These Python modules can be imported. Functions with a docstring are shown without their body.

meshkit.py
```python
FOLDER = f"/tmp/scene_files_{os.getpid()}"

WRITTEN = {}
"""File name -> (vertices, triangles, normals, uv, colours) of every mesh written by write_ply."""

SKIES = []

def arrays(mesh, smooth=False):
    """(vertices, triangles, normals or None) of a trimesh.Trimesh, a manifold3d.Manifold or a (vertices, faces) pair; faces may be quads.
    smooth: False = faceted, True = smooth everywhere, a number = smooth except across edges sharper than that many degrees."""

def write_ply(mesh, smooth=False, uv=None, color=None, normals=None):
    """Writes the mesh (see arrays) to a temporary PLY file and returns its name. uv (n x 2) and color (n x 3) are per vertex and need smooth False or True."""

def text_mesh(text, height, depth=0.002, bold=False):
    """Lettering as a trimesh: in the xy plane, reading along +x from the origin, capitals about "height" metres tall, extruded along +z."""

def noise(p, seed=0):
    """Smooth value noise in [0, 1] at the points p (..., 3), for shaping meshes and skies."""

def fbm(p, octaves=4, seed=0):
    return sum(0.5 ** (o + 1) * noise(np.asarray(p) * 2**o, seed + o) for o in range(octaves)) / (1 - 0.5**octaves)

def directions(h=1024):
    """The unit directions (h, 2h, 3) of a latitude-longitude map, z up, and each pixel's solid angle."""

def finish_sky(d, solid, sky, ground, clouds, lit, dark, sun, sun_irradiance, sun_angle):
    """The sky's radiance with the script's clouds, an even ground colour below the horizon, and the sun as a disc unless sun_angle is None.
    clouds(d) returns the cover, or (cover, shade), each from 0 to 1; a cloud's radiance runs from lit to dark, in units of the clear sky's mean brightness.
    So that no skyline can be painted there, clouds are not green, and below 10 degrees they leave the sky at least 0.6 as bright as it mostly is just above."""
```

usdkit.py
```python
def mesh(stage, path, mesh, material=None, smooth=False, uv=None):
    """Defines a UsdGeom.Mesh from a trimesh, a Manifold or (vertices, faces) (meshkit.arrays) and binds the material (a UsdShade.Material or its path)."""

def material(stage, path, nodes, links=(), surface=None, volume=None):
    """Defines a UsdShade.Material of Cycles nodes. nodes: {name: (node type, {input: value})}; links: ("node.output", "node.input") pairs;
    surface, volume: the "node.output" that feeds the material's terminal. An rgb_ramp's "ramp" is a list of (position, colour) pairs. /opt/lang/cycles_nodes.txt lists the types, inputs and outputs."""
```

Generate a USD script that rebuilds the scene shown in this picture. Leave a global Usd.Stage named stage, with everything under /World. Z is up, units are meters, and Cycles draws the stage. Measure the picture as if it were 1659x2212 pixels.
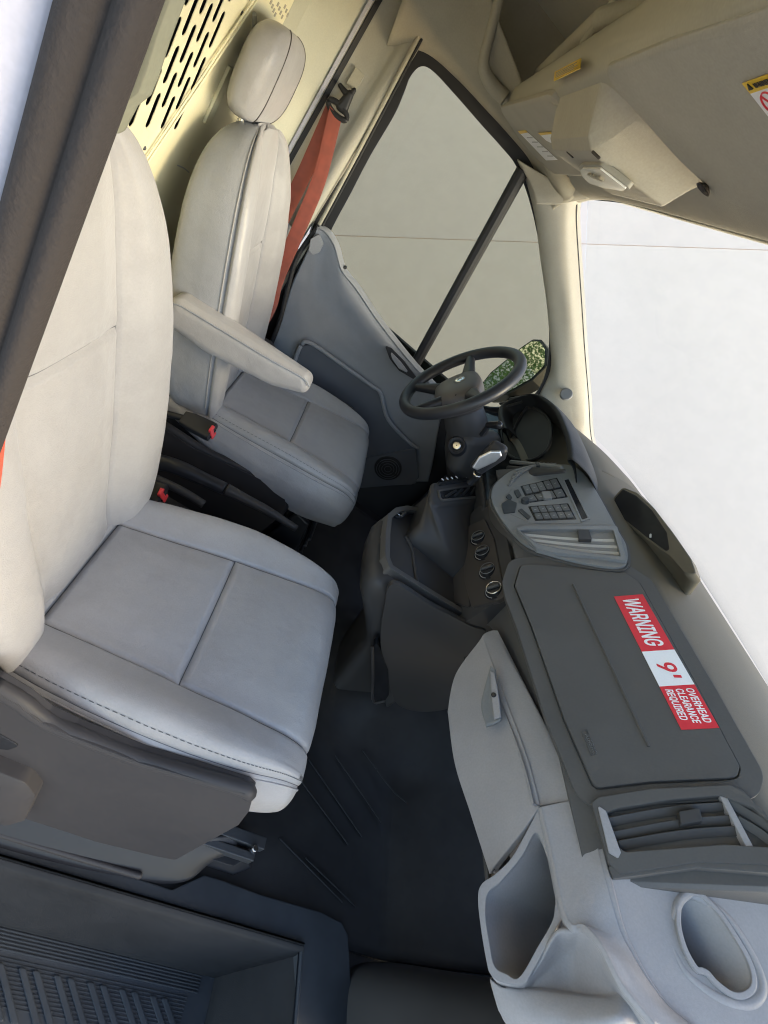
import math, random
import numpy as np, trimesh, usdkit, meshkit
import manifold3d as m3
from shapely import affinity
from shapely.geometry import Polygon, LineString, Point, box as sbox
from shapely.ops import unary_union
from scipy.spatial.transform import Rotation as Rot
from pxr import Usd, UsdGeom, UsdLux, UsdShade, Gf, Sdf

random.seed(7)
rng = np.random.default_rng(7)
stage = Usd.Stage.CreateInMemory()
UsdGeom.SetStageUpAxis(stage, UsdGeom.Tokens.z)
UsdGeom.SetStageMetersPerUnit(stage, 1.0)
UsdGeom.Xform.Define(stage, '/World')
UsdGeom.Scope.Define(stage, '/World/Looks')
A = np.array

# ------------------------------------------------------------------ camera, sky, sun, exposure
EXPOSURE = 1.95
SKY_STRENGTH = 0.13
SUN_EL, SUN_AZ = 27.0, -16.0          # degrees; azimuth from +x (forward) towards +y (left)
SUN_INTENSITY, SUN_ANGLE = 0.14, 16.0
C = A([0.0425051, -0.98385545, 1.20236215])
RM = A([[0.77271731, 0.06570428, 0.63134056], [0.53686485, -0.59830241, -0.5948196], [0.33865039, 0.79857196, -0.49759295]])
F = 1050.317                          # focal length for a picture 1659 wide
cam = UsdGeom.Camera.Define(stage, '/World/camera')
mt = Gf.Matrix4d(1.0)
for i, v in enumerate((RM[0], -RM[1], -RM[2], C)):
    for j in range(3):
        mt[i, j] = float(v[j])
cam.AddTransformOp().Set(mt)
cam.CreateHorizontalApertureAttr(36.0); cam.CreateVerticalApertureAttr(48.0)
cam.CreateFocalLengthAttr(36.0 * F / 1659.0)
cam.CreateClippingRangeAttr(Gf.Vec2f(0.01, 1000))
cam.CreateExposureAttr(EXPOSURE)
el, az = math.radians(SUN_EL), math.radians(SUN_AZ)
SD = A([math.cos(el) * math.cos(az), math.cos(el) * math.sin(az), math.sin(el)])
sky_m = usdkit.material(stage, '/World/Looks/sky', {
    's': ('sky_texture', {'sky_type': 'single_scattering', 'sun_disc': False, 'sun_elevation': el, 'sun_rotation': math.atan2(SD[0], SD[1]), 'air_density': 1.0, 'aerosol_density': 1.0, 'ozone_density': 0.6}),
    'b': ('background_shader', {'strength': SKY_STRENGTH})}, [('s.color', 'b.color')], surface='b.background')
dome = UsdLux.DomeLight.Define(stage, '/World/sky')
UsdShade.MaterialBindingAPI.Apply(dome.GetPrim()).Bind(sky_m)
dome.GetPrim().SetCustomDataByKey('kind', 'structure')
sun = UsdLux.DistantLight.Define(stage, '/World/sun')
sun.CreateIntensityAttr(SUN_INTENSITY); sun.CreateAngleAttr(SUN_ANGLE); sun.CreateNormalizeAttr(True)
sun.CreateColorAttr(Gf.Vec3f(1.0, 0.80, 0.42))
sun.AddOrientOp().Set(Gf.Quatf(*[float(q) for q in np.roll(Rot.align_vectors([-SD], [[0, 0, -1]])[0].as_quat(), 1)]))

# ------------------------------------------------------------------ helpers
def at(px, py, x=None, y=None, z=None, pl=None):
    """The point of a known plane (x, y or z given, or a plane (n, d)) that the photograph shows at px, py."""
    v = RM.T @ A([(px - 829.5) / F, (py - 1106) / F, 1.0])
    if pl is not None:
        n = A(pl[0], float); t = (pl[1] - n @ C) / (n @ v)
    else:
        t = (x - C[0]) / v[0] if x is not None else (y - C[1]) / v[1] if y is not None else (z - C[2]) / v[2]
    return C + t * v

def cr(P, n, closed=False):
    """Catmull-Rom through the points P (k, ...), n samples."""
    P = A(P, float); k = len(P)
    s = np.linspace(0, k if closed else k - 1, n, endpoint=not closed)
    i = np.minimum(np.floor(s).astype(int), k - 1 if closed else k - 2); f = (s - i).reshape((-1,) + (1,) * (P.ndim - 1))
    if closed:
        p0, p1, p2, p3 = (P[(i + o) % k] for o in (-1, 0, 1, 2))
    else:
        E = np.concatenate([[2 * P[0] - P[1]], P, [2 * P[-1] - P[-2]]])
        p0, p1, p2, p3 = (E[i + o] for o in (0, 1, 2, 3))
    return 0.5 * (2 * p1 + (p2 - p0) * f + (2 * p0 - 5 * p1 + 4 * p2 - p3) * f**2 + (3 * p1 - p0 - 3 * p2 + p3) * f**3)

def surf(rows, nu, nv, cu=False, cv=False):
    G = cr(A(rows, float), nu, cu)
    return np.swapaxes(cr(np.swapaxes(G, 0, 1), nv, cv), 0, 1)

def gfaces(nu, nv, cu=False, cv=False):
    a = np.arange(nu * nv).reshape(nu, nv)
    if cu: a = np.vstack([a, a[:1]])
    if cv: a = np.hstack([a, a[:, :1]])
    q = np.stack([a[:-1, :-1], a[1:, :-1], a[1:, 1:], a[:-1, 1:]], -1).reshape(-1, 4)
    return q

def tri(q): return np.vstack([q[:, [0, 1, 2]], q[:, [0, 2, 3]]])

def gmesh(G, cu=False, cv=False):
    nu, nv = G.shape[:2]
    return trimesh.Trimesh(G.reshape(-1, 3), tri(gfaces(nu, nv, cu, cv)), process=False)

def gnormal(G):
    du = np.gradient(G, axis=0); dv = np.gradient(G, axis=1)
    n = np.cross(du, dv); return n / np.maximum(np.linalg.norm(n, axis=-1, keepdims=True), 1e-12)

def shell(G, th):
    """A thick closed sheet: G and G moved by th along its normal, stitched at the rim."""
    nu, nv = G.shape[:2]; B = G + th * gnormal(G); N = nu * nv
    q = gfaces(nu, nv); a = np.arange(N).reshape(nu, nv)
    ring = np.concatenate([a[0, :], a[1:, -1], a[-1, -2::-1], a[-2:0:-1, 0]]); r2 = np.roll(ring, -1)
    side = np.stack([ring, r2, r2 + N, ring + N], 1)
    return trimesh.Trimesh(np.vstack([G.reshape(-1, 3), B.reshape(-1, 3)]), tri(np.vstack([q, q[:, ::-1] + N, side])), process=False)

def cat(*ms): return trimesh.util.concatenate([m for m in ms])

def smooth(pts, k=8):
    """The outline through the points, rounded."""
    return Polygon(cr(A(pts, float), len(pts) * k, True)).buffer(0)

def poly(pts, r=0.0, n=8):
    p = Polygon(pts).buffer(0)
    if r: p = p.buffer(-r, quad_segs=n).buffer(2 * r, quad_segs=n).buffer(-r, quad_segs=n)
    return p

def prism(p, O, e1, e2, d0, d1):
    """The flat outline p (coordinates along e1, e2 from O) as a solid from height d0 to d1 along e1 x e2."""
    e1, e2 = A(e1, float), A(e2, float); n = np.cross(e1, e2)
    ms = []
    for g in getattr(p, 'geoms', [p]):
        if g.area < 1e-9: continue
        m = trimesh.creation.extrude_polygon(g, d1 - d0, engine='earcut'); ms.append(m)
    m = cat(*ms); v = m.vertices
    m.vertices = A(O) + v[:, :1] * e1 + v[:, 1:2] * e2 + (v[:, 2:3] + d0) * n
    return m

def bx(lo, hi):
    m = trimesh.creation.box(extents=A(hi) - A(lo)); m.apply_translation((A(hi) + A(lo)) / 2.0); return m

def obox(O, e1, e2, e3, a, b, c):
    """A box with spans a, b, c along e1, e2, e3 from O."""
    return prism(sbox(a[0], b[0], a[1], b[1]), O, e1, e2, c[0], c[1])

def tube(path, r, n=10, closed=False, samples=None, flat=None):
    P = A(path, float)
    if samples: P = cr(P, samples, closed)
    k = len(P); r = np.broadcast_to(A(r, float), (k,)) if np.ndim(r) == 0 else np.interp(np.linspace(0, 1, k), np.linspace(0, 1, len(r)), r)
    T = np.roll(P, -1, 0) - np.roll(P, 1, 0) if closed else np.gradient(P, axis=0)
    T /= np.maximum(np.linalg.norm(T, axis=1, keepdims=True), 1e-12)
    up = A(flat, float) if flat is not None else A([0, 0, 1.0]) if abs(T[:, 2]).mean() < 0.8 else A([1.0, 0, 0])
    S = np.cross(T, up); S /= np.maximum(np.linalg.norm(S, axis=1, keepdims=True), 1e-9); U = np.cross(S, T)
    a = np.linspace(0, 2 * np.pi, n, endpoint=False)
    G = P[:, None] + r[:, None, None] * (np.cos(a)[None, :, None] * S[:, None] + np.sin(a)[None, :, None] * U[:, None])
    m = gmesh(G, closed, True)
    if not closed:
        v = np.vstack([m.vertices, P[:1], P[-1:]]); f = list(m.faces); N = k * n
        for j in range(n):
            f.append([j, (j + 1) % n, N]); f.append([(k - 1) * n + (j + 1) % n, (k - 1) * n + j, N + 1])
        m = trimesh.Trimesh(v, f, process=False)
    return m

def ribbon(path, width_dir, w, th):
    """A flat strap along a path."""
    P = A(path, float); W = np.broadcast_to(A(width_dir, float), P.shape); W = W / np.linalg.norm(W, axis=1, keepdims=True)
    w = np.broadcast_to(w, (len(P),))[:, None]
    return shell(np.stack([P - W * w / 2, P - W * w / 4, P, P + W * w / 4, P + W * w / 2], 1), th)

def hull(pts, r, n=20):
    ms = []
    r = np.broadcast_to(A(r, float), (len(pts),))
    for p, q in zip(pts, r): ms.append(m3.Manifold.sphere(float(q), n).translate([float(c) for c in p]))
    return mani_tm(m3.Manifold.batch_hull(ms))

def mani_tm(m):
    w = m.to_mesh(); return trimesh.Trimesh(w.vert_properties[:, :3], w.tri_verts, process=False)

def tm_mani(t):
    t = t.copy(); t.merge_vertices(); trimesh.repair.fix_normals(t)
    return m3.Manifold(m3.Mesh(A(t.vertices, np.float32), A(t.faces, np.uint32)))

def minus(a, *bs):
    a = tm_mani(a)
    for b in bs: a = a - tm_mani(b)
    return mani_tm(a)

def plus(*bs):
    a = tm_mani(bs[0])
    for b in bs[1:]: a = a + tm_mani(b)
    return mani_tm(a)

def lathe(prof, O, axis, n=32):
    """prof: (radius, height) pairs turned about the axis through O."""
    z = A(axis, float); z /= np.linalg.norm(z); x = np.cross(z, [0.3, 0.9, 0.2]); x /= np.linalg.norm(x); y = np.cross(z, x)
    a = np.linspace(0, 2 * np.pi, n, endpoint=False)
    G = A([[A(O) + r * (np.cos(t) * x + np.sin(t) * y) + h * z for t in a] for r, h in prof])
    return gmesh(G, False, True)

def loft(rings, cap=True):
    """A solid through rings of equal point counts (straight between them)."""
    G = A(rings, float); m = gmesh(G, False, True); nu, nv = G.shape[:2]
    if not cap: return m
    v = np.vstack([m.vertices, G[0].mean(0)[None], G[-1].mean(0)[None]]); f = list(m.faces); N = nu * nv
    for j in range(nv):
        f.append([j, (j + 1) % nv, N]); f.append([(nu - 1) * nv + (j + 1) % nv, (nu - 1) * nv + j, N + 1])
    return trimesh.Trimesh(v, f, process=False)

def ring2d(p, n=64):
    """n points evenly round a shapely outline."""
    e = p.exterior; return A([e.interpolate(t, normalized=True).coords[0] for t in np.linspace(0, 1, n, endpoint=False)])

USED = {}
def _path(parent, name):
    k = f'{parent}/{name}'; c = USED.get(k, 0); USED[k] = c + 1
    return k if c == 0 else f'{k}_{c:03d}'

def tag(p, label=None, cat=None, group=None, kind=None):
    for k, v in (('label', label), ('category', cat), ('group', group), ('kind', kind)):
        if v: p.SetCustomDataByKey(k, v)

def thing(name, label, category, group=None):
    p = UsdGeom.Xform.Define(stage, _path('/World', name)).GetPrim(); tag(p, label, category, group); return p

def part(parent, name, mesh, mat, smooth=35, label=None, kind=None):
    pp = str(parent.GetPath()) if parent is not None else '/World'
    p = usdkit.mesh(stage, _path(pp, name), mesh, M[mat], smooth=smooth).GetPrim(); tag(p, label, None, None, kind); return p

def single(name, mesh, mat, label, category, smooth=35, group=None):
    p = part(None, name, mesh, mat, smooth); tag(p, label, category, group); return p

def struct(name, mesh, mat, smooth=35, kind='structure', label=None):
    return part(None, name, mesh, mat, smooth, label, kind)

# ------------------------------------------------------------------ materials
M = {}
def plastic(name, col, rough=0.5, grain=900, bump=0.12, bev=0.0025, spec=0.4, var=0.10, fine=0.10, **kw):
    c = A(col, float)
    nodes = {'tc': ('geometry', {}), 'n': ('noise_texture', {'scale': grain, 'detail': 3.0}), 'fs': ('noise_texture', {'scale': 330.0, 'detail': 2.0}), 'fr': ('rgb_ramp', {'ramp': [(0.25, (1 - fine,) * 3), (0.75, (1.0,) * 3)]}), 'fm': ('mix_color', {'blend_type': 'multiply', 'fac': 1.0}),
             'v': ('noise_texture', {'scale': 5.0, 'detail': 5.0, 'roughness': 0.65}),
             'r': ('rgb_ramp', {'ramp': [(0.3, tuple(c * (1 - var))), (0.7, tuple(np.minimum(c * (1 + var), 1)))]}),
             'rr': ('map_range', {'from_min': 0.3, 'from_max': 0.7, 'to_min': rough - 0.06, 'to_max': rough + 0.08}),
             'b': ('bump', {'strength': bump, 'distance': 0.0012}),
             'p': ('principled_bsdf', {'specular_ior_level': spec, **kw})}
    links = [('tc.position', 'n.vector'), ('tc.position', 'v.vector'), ('v.fac', 'r.fac'), ('tc.position', 'fs.vector'), ('fs.fac', 'fr.fac'), ('r.color', 'fm.a'), ('fr.color', 'fm.b'), ('fm.result', 'p.base_color'), ('v.fac', 'rr.value'),
             ('rr.result', 'p.roughness'), ('n.fac', 'b.height'), ('b.normal', 'p.normal')]
    if bev:
        nodes['e'] = ('bevel', {'radius': bev, 'samples': 4}); links.append(('e.bevel', 'b.normal'))
    M[name] = usdkit.material(stage, f'/World/Looks/{name}', nodes, links, surface='p.BSDF')

def leather(name, col, rough=0.32):
    c = A(col, float)
    nodes = {'tc': ('geometry', {}), 'n': ('voronoi_texture', {'scale': 620.0, 'feature': 'smooth_f1', 'smoothness': 0.4}),
             'w': ('noise_texture', {'scale': 14.0, 'detail': 4.0}), 'v': ('noise_texture', {'scale': 6.0, 'detail': 6.0, 'roughness': 0.7}),
             'r': ('rgb_ramp', {'ramp': [(0.25, tuple(c * 0.86)), (0.5, tuple(c)), (0.75, tuple(c * 1.06))]}), 'fs': ('noise_texture', {'scale': 300.0, 'detail': 2.0}), 'fr': ('rgb_ramp', {'ramp': [(0.25, (0.945,) * 3), (0.75, (1.0,) * 3)]}), 'fm': ('mix_color', {'blend_type': 'multiply', 'fac': 1.0}),
             'b1': ('bump', {'strength': 0.35, 'distance': 0.012}), 'b2': ('bump', {'strength': 0.25, 'distance': 0.0010}),
             'p': ('principled_bsdf', {'roughness': rough, 'specular_ior_level': 0.45})}
    M[name] = usdkit.material(stage, f'/World/Looks/{name}', nodes, [
        ('tc.position', 'n.vector'), ('tc.position', 'v.vector'), ('tc.position', 'w.vector'), ('v.fac', 'r.fac'), ('tc.position', 'fs.vector'), ('fs.fac', 'fr.fac'), ('r.color', 'fm.a'), ('fr.color', 'fm.b'), ('fm.result', 'p.base_color'),
        ('w.fac', 'b1.height'), ('b1.normal', 'b2.normal'), ('n.distance', 'b2.height'), ('b2.normal', 'p.normal')], surface='p.BSDF')

leather('leather', (0.335, 0.323, 0.314))
plastic('leather_seam', (0.10, 0.10, 0.105), 0.6, bump=0.0, bev=0)
leather('leather_dark', (0.29, 0.293, 0.30))
plastic('seat_plastic', (0.030, 0.0275, 0.028), 0.5)
plastic('black_plastic', (0.018, 0.018, 0.020), 0.42)
plastic('gloss_black', (0.012, 0.012, 0.013), 0.18, bump=0.02)
plastic('dash_dark', (0.078, 0.073, 0.067), 0.52, grain=700, bump=0.2)
plastic('dash_top', (0.112, 0.100, 0.078), 0.62, grain=700, bump=0.2, spec=0.18)
plastic('dash_light', (0.29, 0.275, 0.27), 0.5, grain=800, bump=0.18)
plastic('console_dark', (0.040, 0.0375, 0.036), 0.5)
plastic('console_brown', (0.050, 0.042, 0.036), 0.4)
plastic('pod_grey', (0.19, 0.192, 0.188), 0.4)
plastic('button_dark', (0.036, 0.038, 0.039), 0.35, bev=0.0012)
plastic('vent_slat', (0.42, 0.40, 0.36), 0.45, bev=0.001)
plastic('vent_dark', (0.055, 0.048, 0.04), 0.45, bev=0.001)
plastic('door_grey', (0.25, 0.258, 0.27), 0.5)
plastic('door_dark', (0.10, 0.107, 0.122), 0.5)
plastic('silver', (0.72, 0.71, 0.70), 0.34, bump=0.0, var=0.03, fine=0.03, metallic=1.0)
plastic('button_grey', (0.105, 0.106, 0.104), 0.35, bev=0.0012)
plastic('hub_grey', (0.085, 0.076, 0.072), 0.45)
plastic('trim_cream', (0.36, 0.34, 0.28), 0.5)
plastic('trim_beige', (0.36, 0.335, 0.26), 0.6)
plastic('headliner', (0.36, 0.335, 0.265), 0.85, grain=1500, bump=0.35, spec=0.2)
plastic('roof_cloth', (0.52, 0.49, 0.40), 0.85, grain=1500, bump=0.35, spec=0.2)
plastic('visor', (0.40, 0.375, 0.31), 0.8, grain=1200, bump=0.3, spec=0.2)
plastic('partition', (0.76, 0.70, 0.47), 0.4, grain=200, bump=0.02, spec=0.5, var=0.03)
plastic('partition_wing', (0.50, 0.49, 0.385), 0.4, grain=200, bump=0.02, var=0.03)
plastic('rubber', (0.016, 0.017, 0.019), 0.55, grain=500, bump=0.25, bev=0.004, var=0.35, spec=0.22)
plastic('mat', (0.026, 0.0245, 0.0235), 0.5, grain=450, bump=0.3, bev=0.005, var=0.4, spec=0.3)
plastic('step_plastic', (0.032, 0.036, 0.041), 0.42, grain=600, bump=0.15, bev=0.004, var=0.3, spec=0.35)
plastic('seal', (0.034, 0.029, 0.027), 0.75, grain=380, bump=0.6, bev=0.003, spec=0.25)
plastic('seal_black', (0.015, 0.015, 0.016), 0.6, grain=300, bump=0.3, bev=0.002)
plastic('pillar_grey', (0.20, 0.20, 0.145), 0.7, spec=0.2)
plastic('paint_white', (0.46, 0.455, 0.51), 0.18, bump=0.0, var=0.02, spec=0.5)
plastic('paint_inner', (0.62, 0.60, 0.52), 0.3, bump=0.0, var=0.03)
plastic('buckle_black', (0.012, 0.012, 0.013), 0.45)
plastic('red_button', (0.75, 0.055, 0.06), 0.35, bump=0.0)
plastic('chrome', (0.75, 0.74, 0.72), 0.14, bump=0.0, var=0.02, metallic=1.0)
plastic('steel', (0.10, 0.102, 0.106), 0.38, metallic=0.8)
plastic('print_white', (0.80, 0.79, 0.78), 0.45, bump=0.0, bev=0, var=0.02, fine=0.05)
plastic('print_red', (0.62, 0.030, 0.045), 0.35, bump=0.0, bev=0, var=0.06, fine=0.06)
plastic('print_yellow', (0.80, 0.52, 0.03), 0.4, bump=0.0, bev=0, var=0.03)
plastic('print_black', (0.03, 0.025, 0.02), 0.5, bump=0.0, bev=0)
plastic('print_grey', (0.45, 0.44, 0.42), 0.5, bump=0.0, bev=0)
plastic('cargo_dark', (0.03, 0.028, 0.026), 0.8)
plastic('backdrop', (0.60, 0.49, 0.405), 0.9, bump=0.0, bev=0, var=0.03, spec=0.1, fine=0.0)
plastic('backdrop_paper', (0.67, 0.52, 0.415), 0.9, bump=0.0, bev=0, var=0.03, spec=0.1, fine=0.0)
plastic('concrete', (0.42, 0.40, 0.37), 0.85, grain=30, bump=0.3, bev=0)
plastic('carrier', (0.10, 0.105, 0.11), 0.4)
# woven belt
def webbing(name, col):
    M[name] = usdkit.material(stage, f'/World/Looks/{name}', {
        'tc': ('geometry', {}), 'w': ('wave_texture', {'scale': 160.0, 'bands_direction': 'z', 'distortion': 0.3}), 'n': ('noise_texture', {'scale': 40.0, 'detail': 4.0}),
        'r': ('rgb_ramp', {'ramp': [(0.3, tuple(A(col) * 0.8)), (0.7, tuple(A(col) * 1.1))]}), 'b': ('bump', {'strength': 0.3, 'distance': 0.001}),
        'p': ('principled_bsdf', {'roughness': 0.55, 'sheen_weight': 0.2})},
        [('tc.position', 'w.vector'), ('tc.position', 'n.vector'), ('n.fac', 'r.fac'), ('r.color', 'p.base_color'), ('w.fac', 'b.height'), ('b.normal', 'p.normal')], surface='p.BSDF')
webbing('belt_red', (0.225, 0.046, 0.024))
webbing('belt_bright', (0.62, 0.075, 0.03))
def glass(name, col, ior=1.35):
    M[name] = usdkit.material(stage, f'/World/Looks/{name}', {
        't': ('transparent_bsdf', {'color': col}), 'g': ('glossy_bsdf', {'color': (1, 1, 1), 'roughness': 0.0}), 'f': ('fresnel', {'IOR': ior}),
        'm': ('mix_closure', {})}, [('f.fac', 'm.fac'), ('t.BSDF', 'm.closure1'), ('g.BSDF', 'm.closure2')], surface='m.closure')
glass('glass_clear', (0.98, 0.99, 0.98), 1.04)
glass('glass_tint', (0.68, 0.68, 0.60), 1.15)
leaf_nodes = {'o': ('geometry', {}), 'r': ('rgb_ramp', {'ramp': [(0.0, (0.03, 0.07, 0.015)), (0.6, (0.07, 0.13, 0.03)), (1.0, (0.13, 0.19, 0.05))]}), 'p': ('principled_bsdf', {'roughness': 0.6}), 't': ('translucent_bsdf', {'color': (0.10, 0.18, 0.04)}), 'm': ('mix_closure', {'fac': 0.3})}
M['leaf'] = usdkit.material(stage, '/World/Looks/leaf', leaf_nodes, [('o.random_per_island', 'r.fac'), ('r.color', 'p.base_color'), ('p.BSDF', 'm.closure1'), ('t.BSDF', 'm.closure2')], surface='m.closure')
M['mirror'] = usdkit.material(stage, '/World/Looks/mirror', {'g': ('glossy_bsdf', {'color': (0.75, 0.78, 0.75), 'roughness': 0.02})}, [], surface='g.BSDF')
M['lens'] = usdkit.material(stage, '/World/Looks/lens', {'p': ('principled_bsdf', {'base_color': (0.72, 0.69, 0.62), 'roughness': 0.12, 'coat_weight': 0.6})}, [], surface='p.BSDF')

# ------------------------------------------------------------------ the surroundings
struct('ground', bx((-40, -40, -0.85), (40, 40, -0.80)), 'concrete', False)
ka, kb = C + 5.5 * (RM.T @ A([(-600 - 829.5) / F, (512 - 1106) / F, 1])), C + 5.5 * (RM.T @ A([(700 - 829.5) / F, (512 - 1106) / F, 1]))
kc = C + 5.9 * (RM.T @ A([(2300 - 829.5) / F, (566 - 1106) / F, 1]))
up_w = -RM[1] * 0.94 + RM[2] * 0.34; dn_w = RM[1] * 0.98 - RM[2] * 0.20
struct('backdrop_wall', shell(A([[ka, kb, kc], [ka + up_w * 6, kb + up_w * 6, kc + up_w * 6]]), -0.03), 'backdrop_paper', False)
off = 0.012 * RM[1] - 0.012 * RM[2]
struct('backdrop_floor', shell(A([[ka + off, kb + off, kc + off], [ka + dn_w * 6.5, kb + dn_w * 6.5, kc + dn_w * 6.5]]), 0.03), 'backdrop', False)

# ------------------------------------------------------------------ cab shell: floor, step well, cargo walls, roof
# floor mat: flat, rising into the toe board in front, with the engine hump in the middle
def floor_z(x, y):
    toe = 0.55 * max(0.0, x - 0.98) ** 1.05
    h = 0.16 * math.exp(-((y + 0.02) / 0.20) ** 4) * min(1, max(0, (x - 0.62) / 0.22)) * (1 if x < 1.1 else 1)
    return toe + h
xs = np.linspace(-0.40, 1.62, 90); ys = np.linspace(-0.70, 0.84, 70)
G = A([[(x, y, floor_z(x, y) + 0.004 * meshkit.noise(A([x * 9, y * 9, 0.0]))) for y in ys] for x in xs])
flo = thing('floor_mat', 'black rubber floor covering with shallow moulded ribs under both seats', 'floor mat')
part(flo, 'mat_sheet', shell(G, -0.02), 'mat', True)
# moulded rib lines on the mat
for k, (x0, y0, x1, y1) in enumerate([(0.62, -0.36, 0.86, -0.50), (0.70, -0.34, 0.90, -0.47), (0.78, -0.30, 0.96, -0.42), (0.86, -0.26, 1.02, -0.36), (0.66, -0.54, 0.86, -0.62), (0.74, -0.56, 0.9, -0.62)]):
    pts = [(x0 + (x1 - x0) * t, y0 + (y1 - y0) * t, floor_z(x0 + (x1 - x0) * t, y0) + 0.0065) for t in np.linspace(0, 1, 6)]
    part(flo, 'rib', tube(pts, 0.0022, 6), 'mat')
# front bulkhead behind the dash and the front right corner of the floor
struct('firewall', bx((1.50, -0.9, -0.1), (1.55, 0.9, 0.80)), 'cargo_dark', False)
struct('cab_wall_left', bx((-0.30, 0.93, -0.45), (1.6, 0.96, 0.70)), 'cargo_dark', False)
struct('floor_corner', bx((0.86, -1.0, -0.06), (1.5, -0.69, -0.012)), 'mat', False)
struct('cab_floor', bx((-2.6, -0.68, -0.12), (1.6, 0.93, -0.03)), 'cargo_dark', False)
# cargo space behind the partition
for n, lo, hi in (('cargo_wall', (-2.6, -0.92, -0.02), (-2.55, 0.92, 1.85)), ('cargo_wall', (-2.55, 0.90, -0.02), (-0.30, 0.93, 1.85)),
                  ('cargo_wall', (-2.55, -0.93, -0.02), (-0.38, -0.90, 1.85)), ('cargo_roof', (-2.6, -0.93, 1.86), (0.9, 0.96, 1.90))):
    struct(n, bx(lo, hi), 'cargo_dark', False)

# step well in the door opening
st = thing('entry_step', 'dark blue grey moulded step with ribbed tread in the open doorway', 'step')
zt = -0.20
sill = poly([tuple(at(*p, z=0.012)[:2]) for p in [(0, 1854), (645, 2044), (640, 2212), (640, 2500), (742, 2500), (757, 2200), (752, 2075), (748, 2020), (735, 1995), (690, 1972), (560, 1935), (480, 1905), (440, 1893), (370, 1925), (0, 1806)]], 0.006)
sill = unary_union([sill, Polygon([(-0.3, -0.715), (0.16, -0.715), (0.16, -0.69), (-0.3, -0.69)])]).buffer(0.001)
part(st, 'sill_cover', prism(sill, (0, 0, 0), (1, 0, 0), (0, 1, 0), -0.015, 0.016), 'step_plastic')
e0, e1_ = at(0, 1854, z=0.0), at(645, 2044, z=0.0)
yi = float(e0[1])
xw = float(e1_[0])
# riser wall, inner end wall, with slanted draft
ri = surf([[(-0.45, yi, 0.012), (xw, yi - 0.004, 0.012)], [(-0.45, yi - 0.006, 0.0), (xw - 0.004, yi - 0.010, 0.0)], [(-0.45, yi - 0.022, zt * 0.6), (xw - 0.05, yi - 0.026, zt * 0.6)], [(-0.45, yi - 0.036, zt), (xw - 0.085, yi - 0.040, zt)]], 12, 30)
part(st, 'riser', shell(ri, 0.012), 'rubber', True)
ew = surf([[(xw, yi - 0.004, 0.012), (xw + 0.03, yi - 0.3, 0.012)], [(xw - 0.004, yi - 0.010, 0.0), (xw + 0.026, yi - 0.3, 0.0)], [(xw - 0.05, yi - 0.026, zt * 0.6), (xw - 0.02, yi - 0.3, zt * 0.6)], [(xw - 0.085, yi - 0.040, zt), (xw - 0.07, yi - 0.30, zt)]], 12, 30)
part(st, 'end_wall', shell(ew, -0.012), 'rubber', True)
for px, py in ((45, 1930), (445, 2047)):
    o = at(px, py, y=yi - 0.014)
    part(st, 'locating_pad', hull([o + A([-0.022, 0.0, 0.002]), o + A([0.022, 0.0, -0.002])], 0.009), 'step_plastic')
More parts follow.
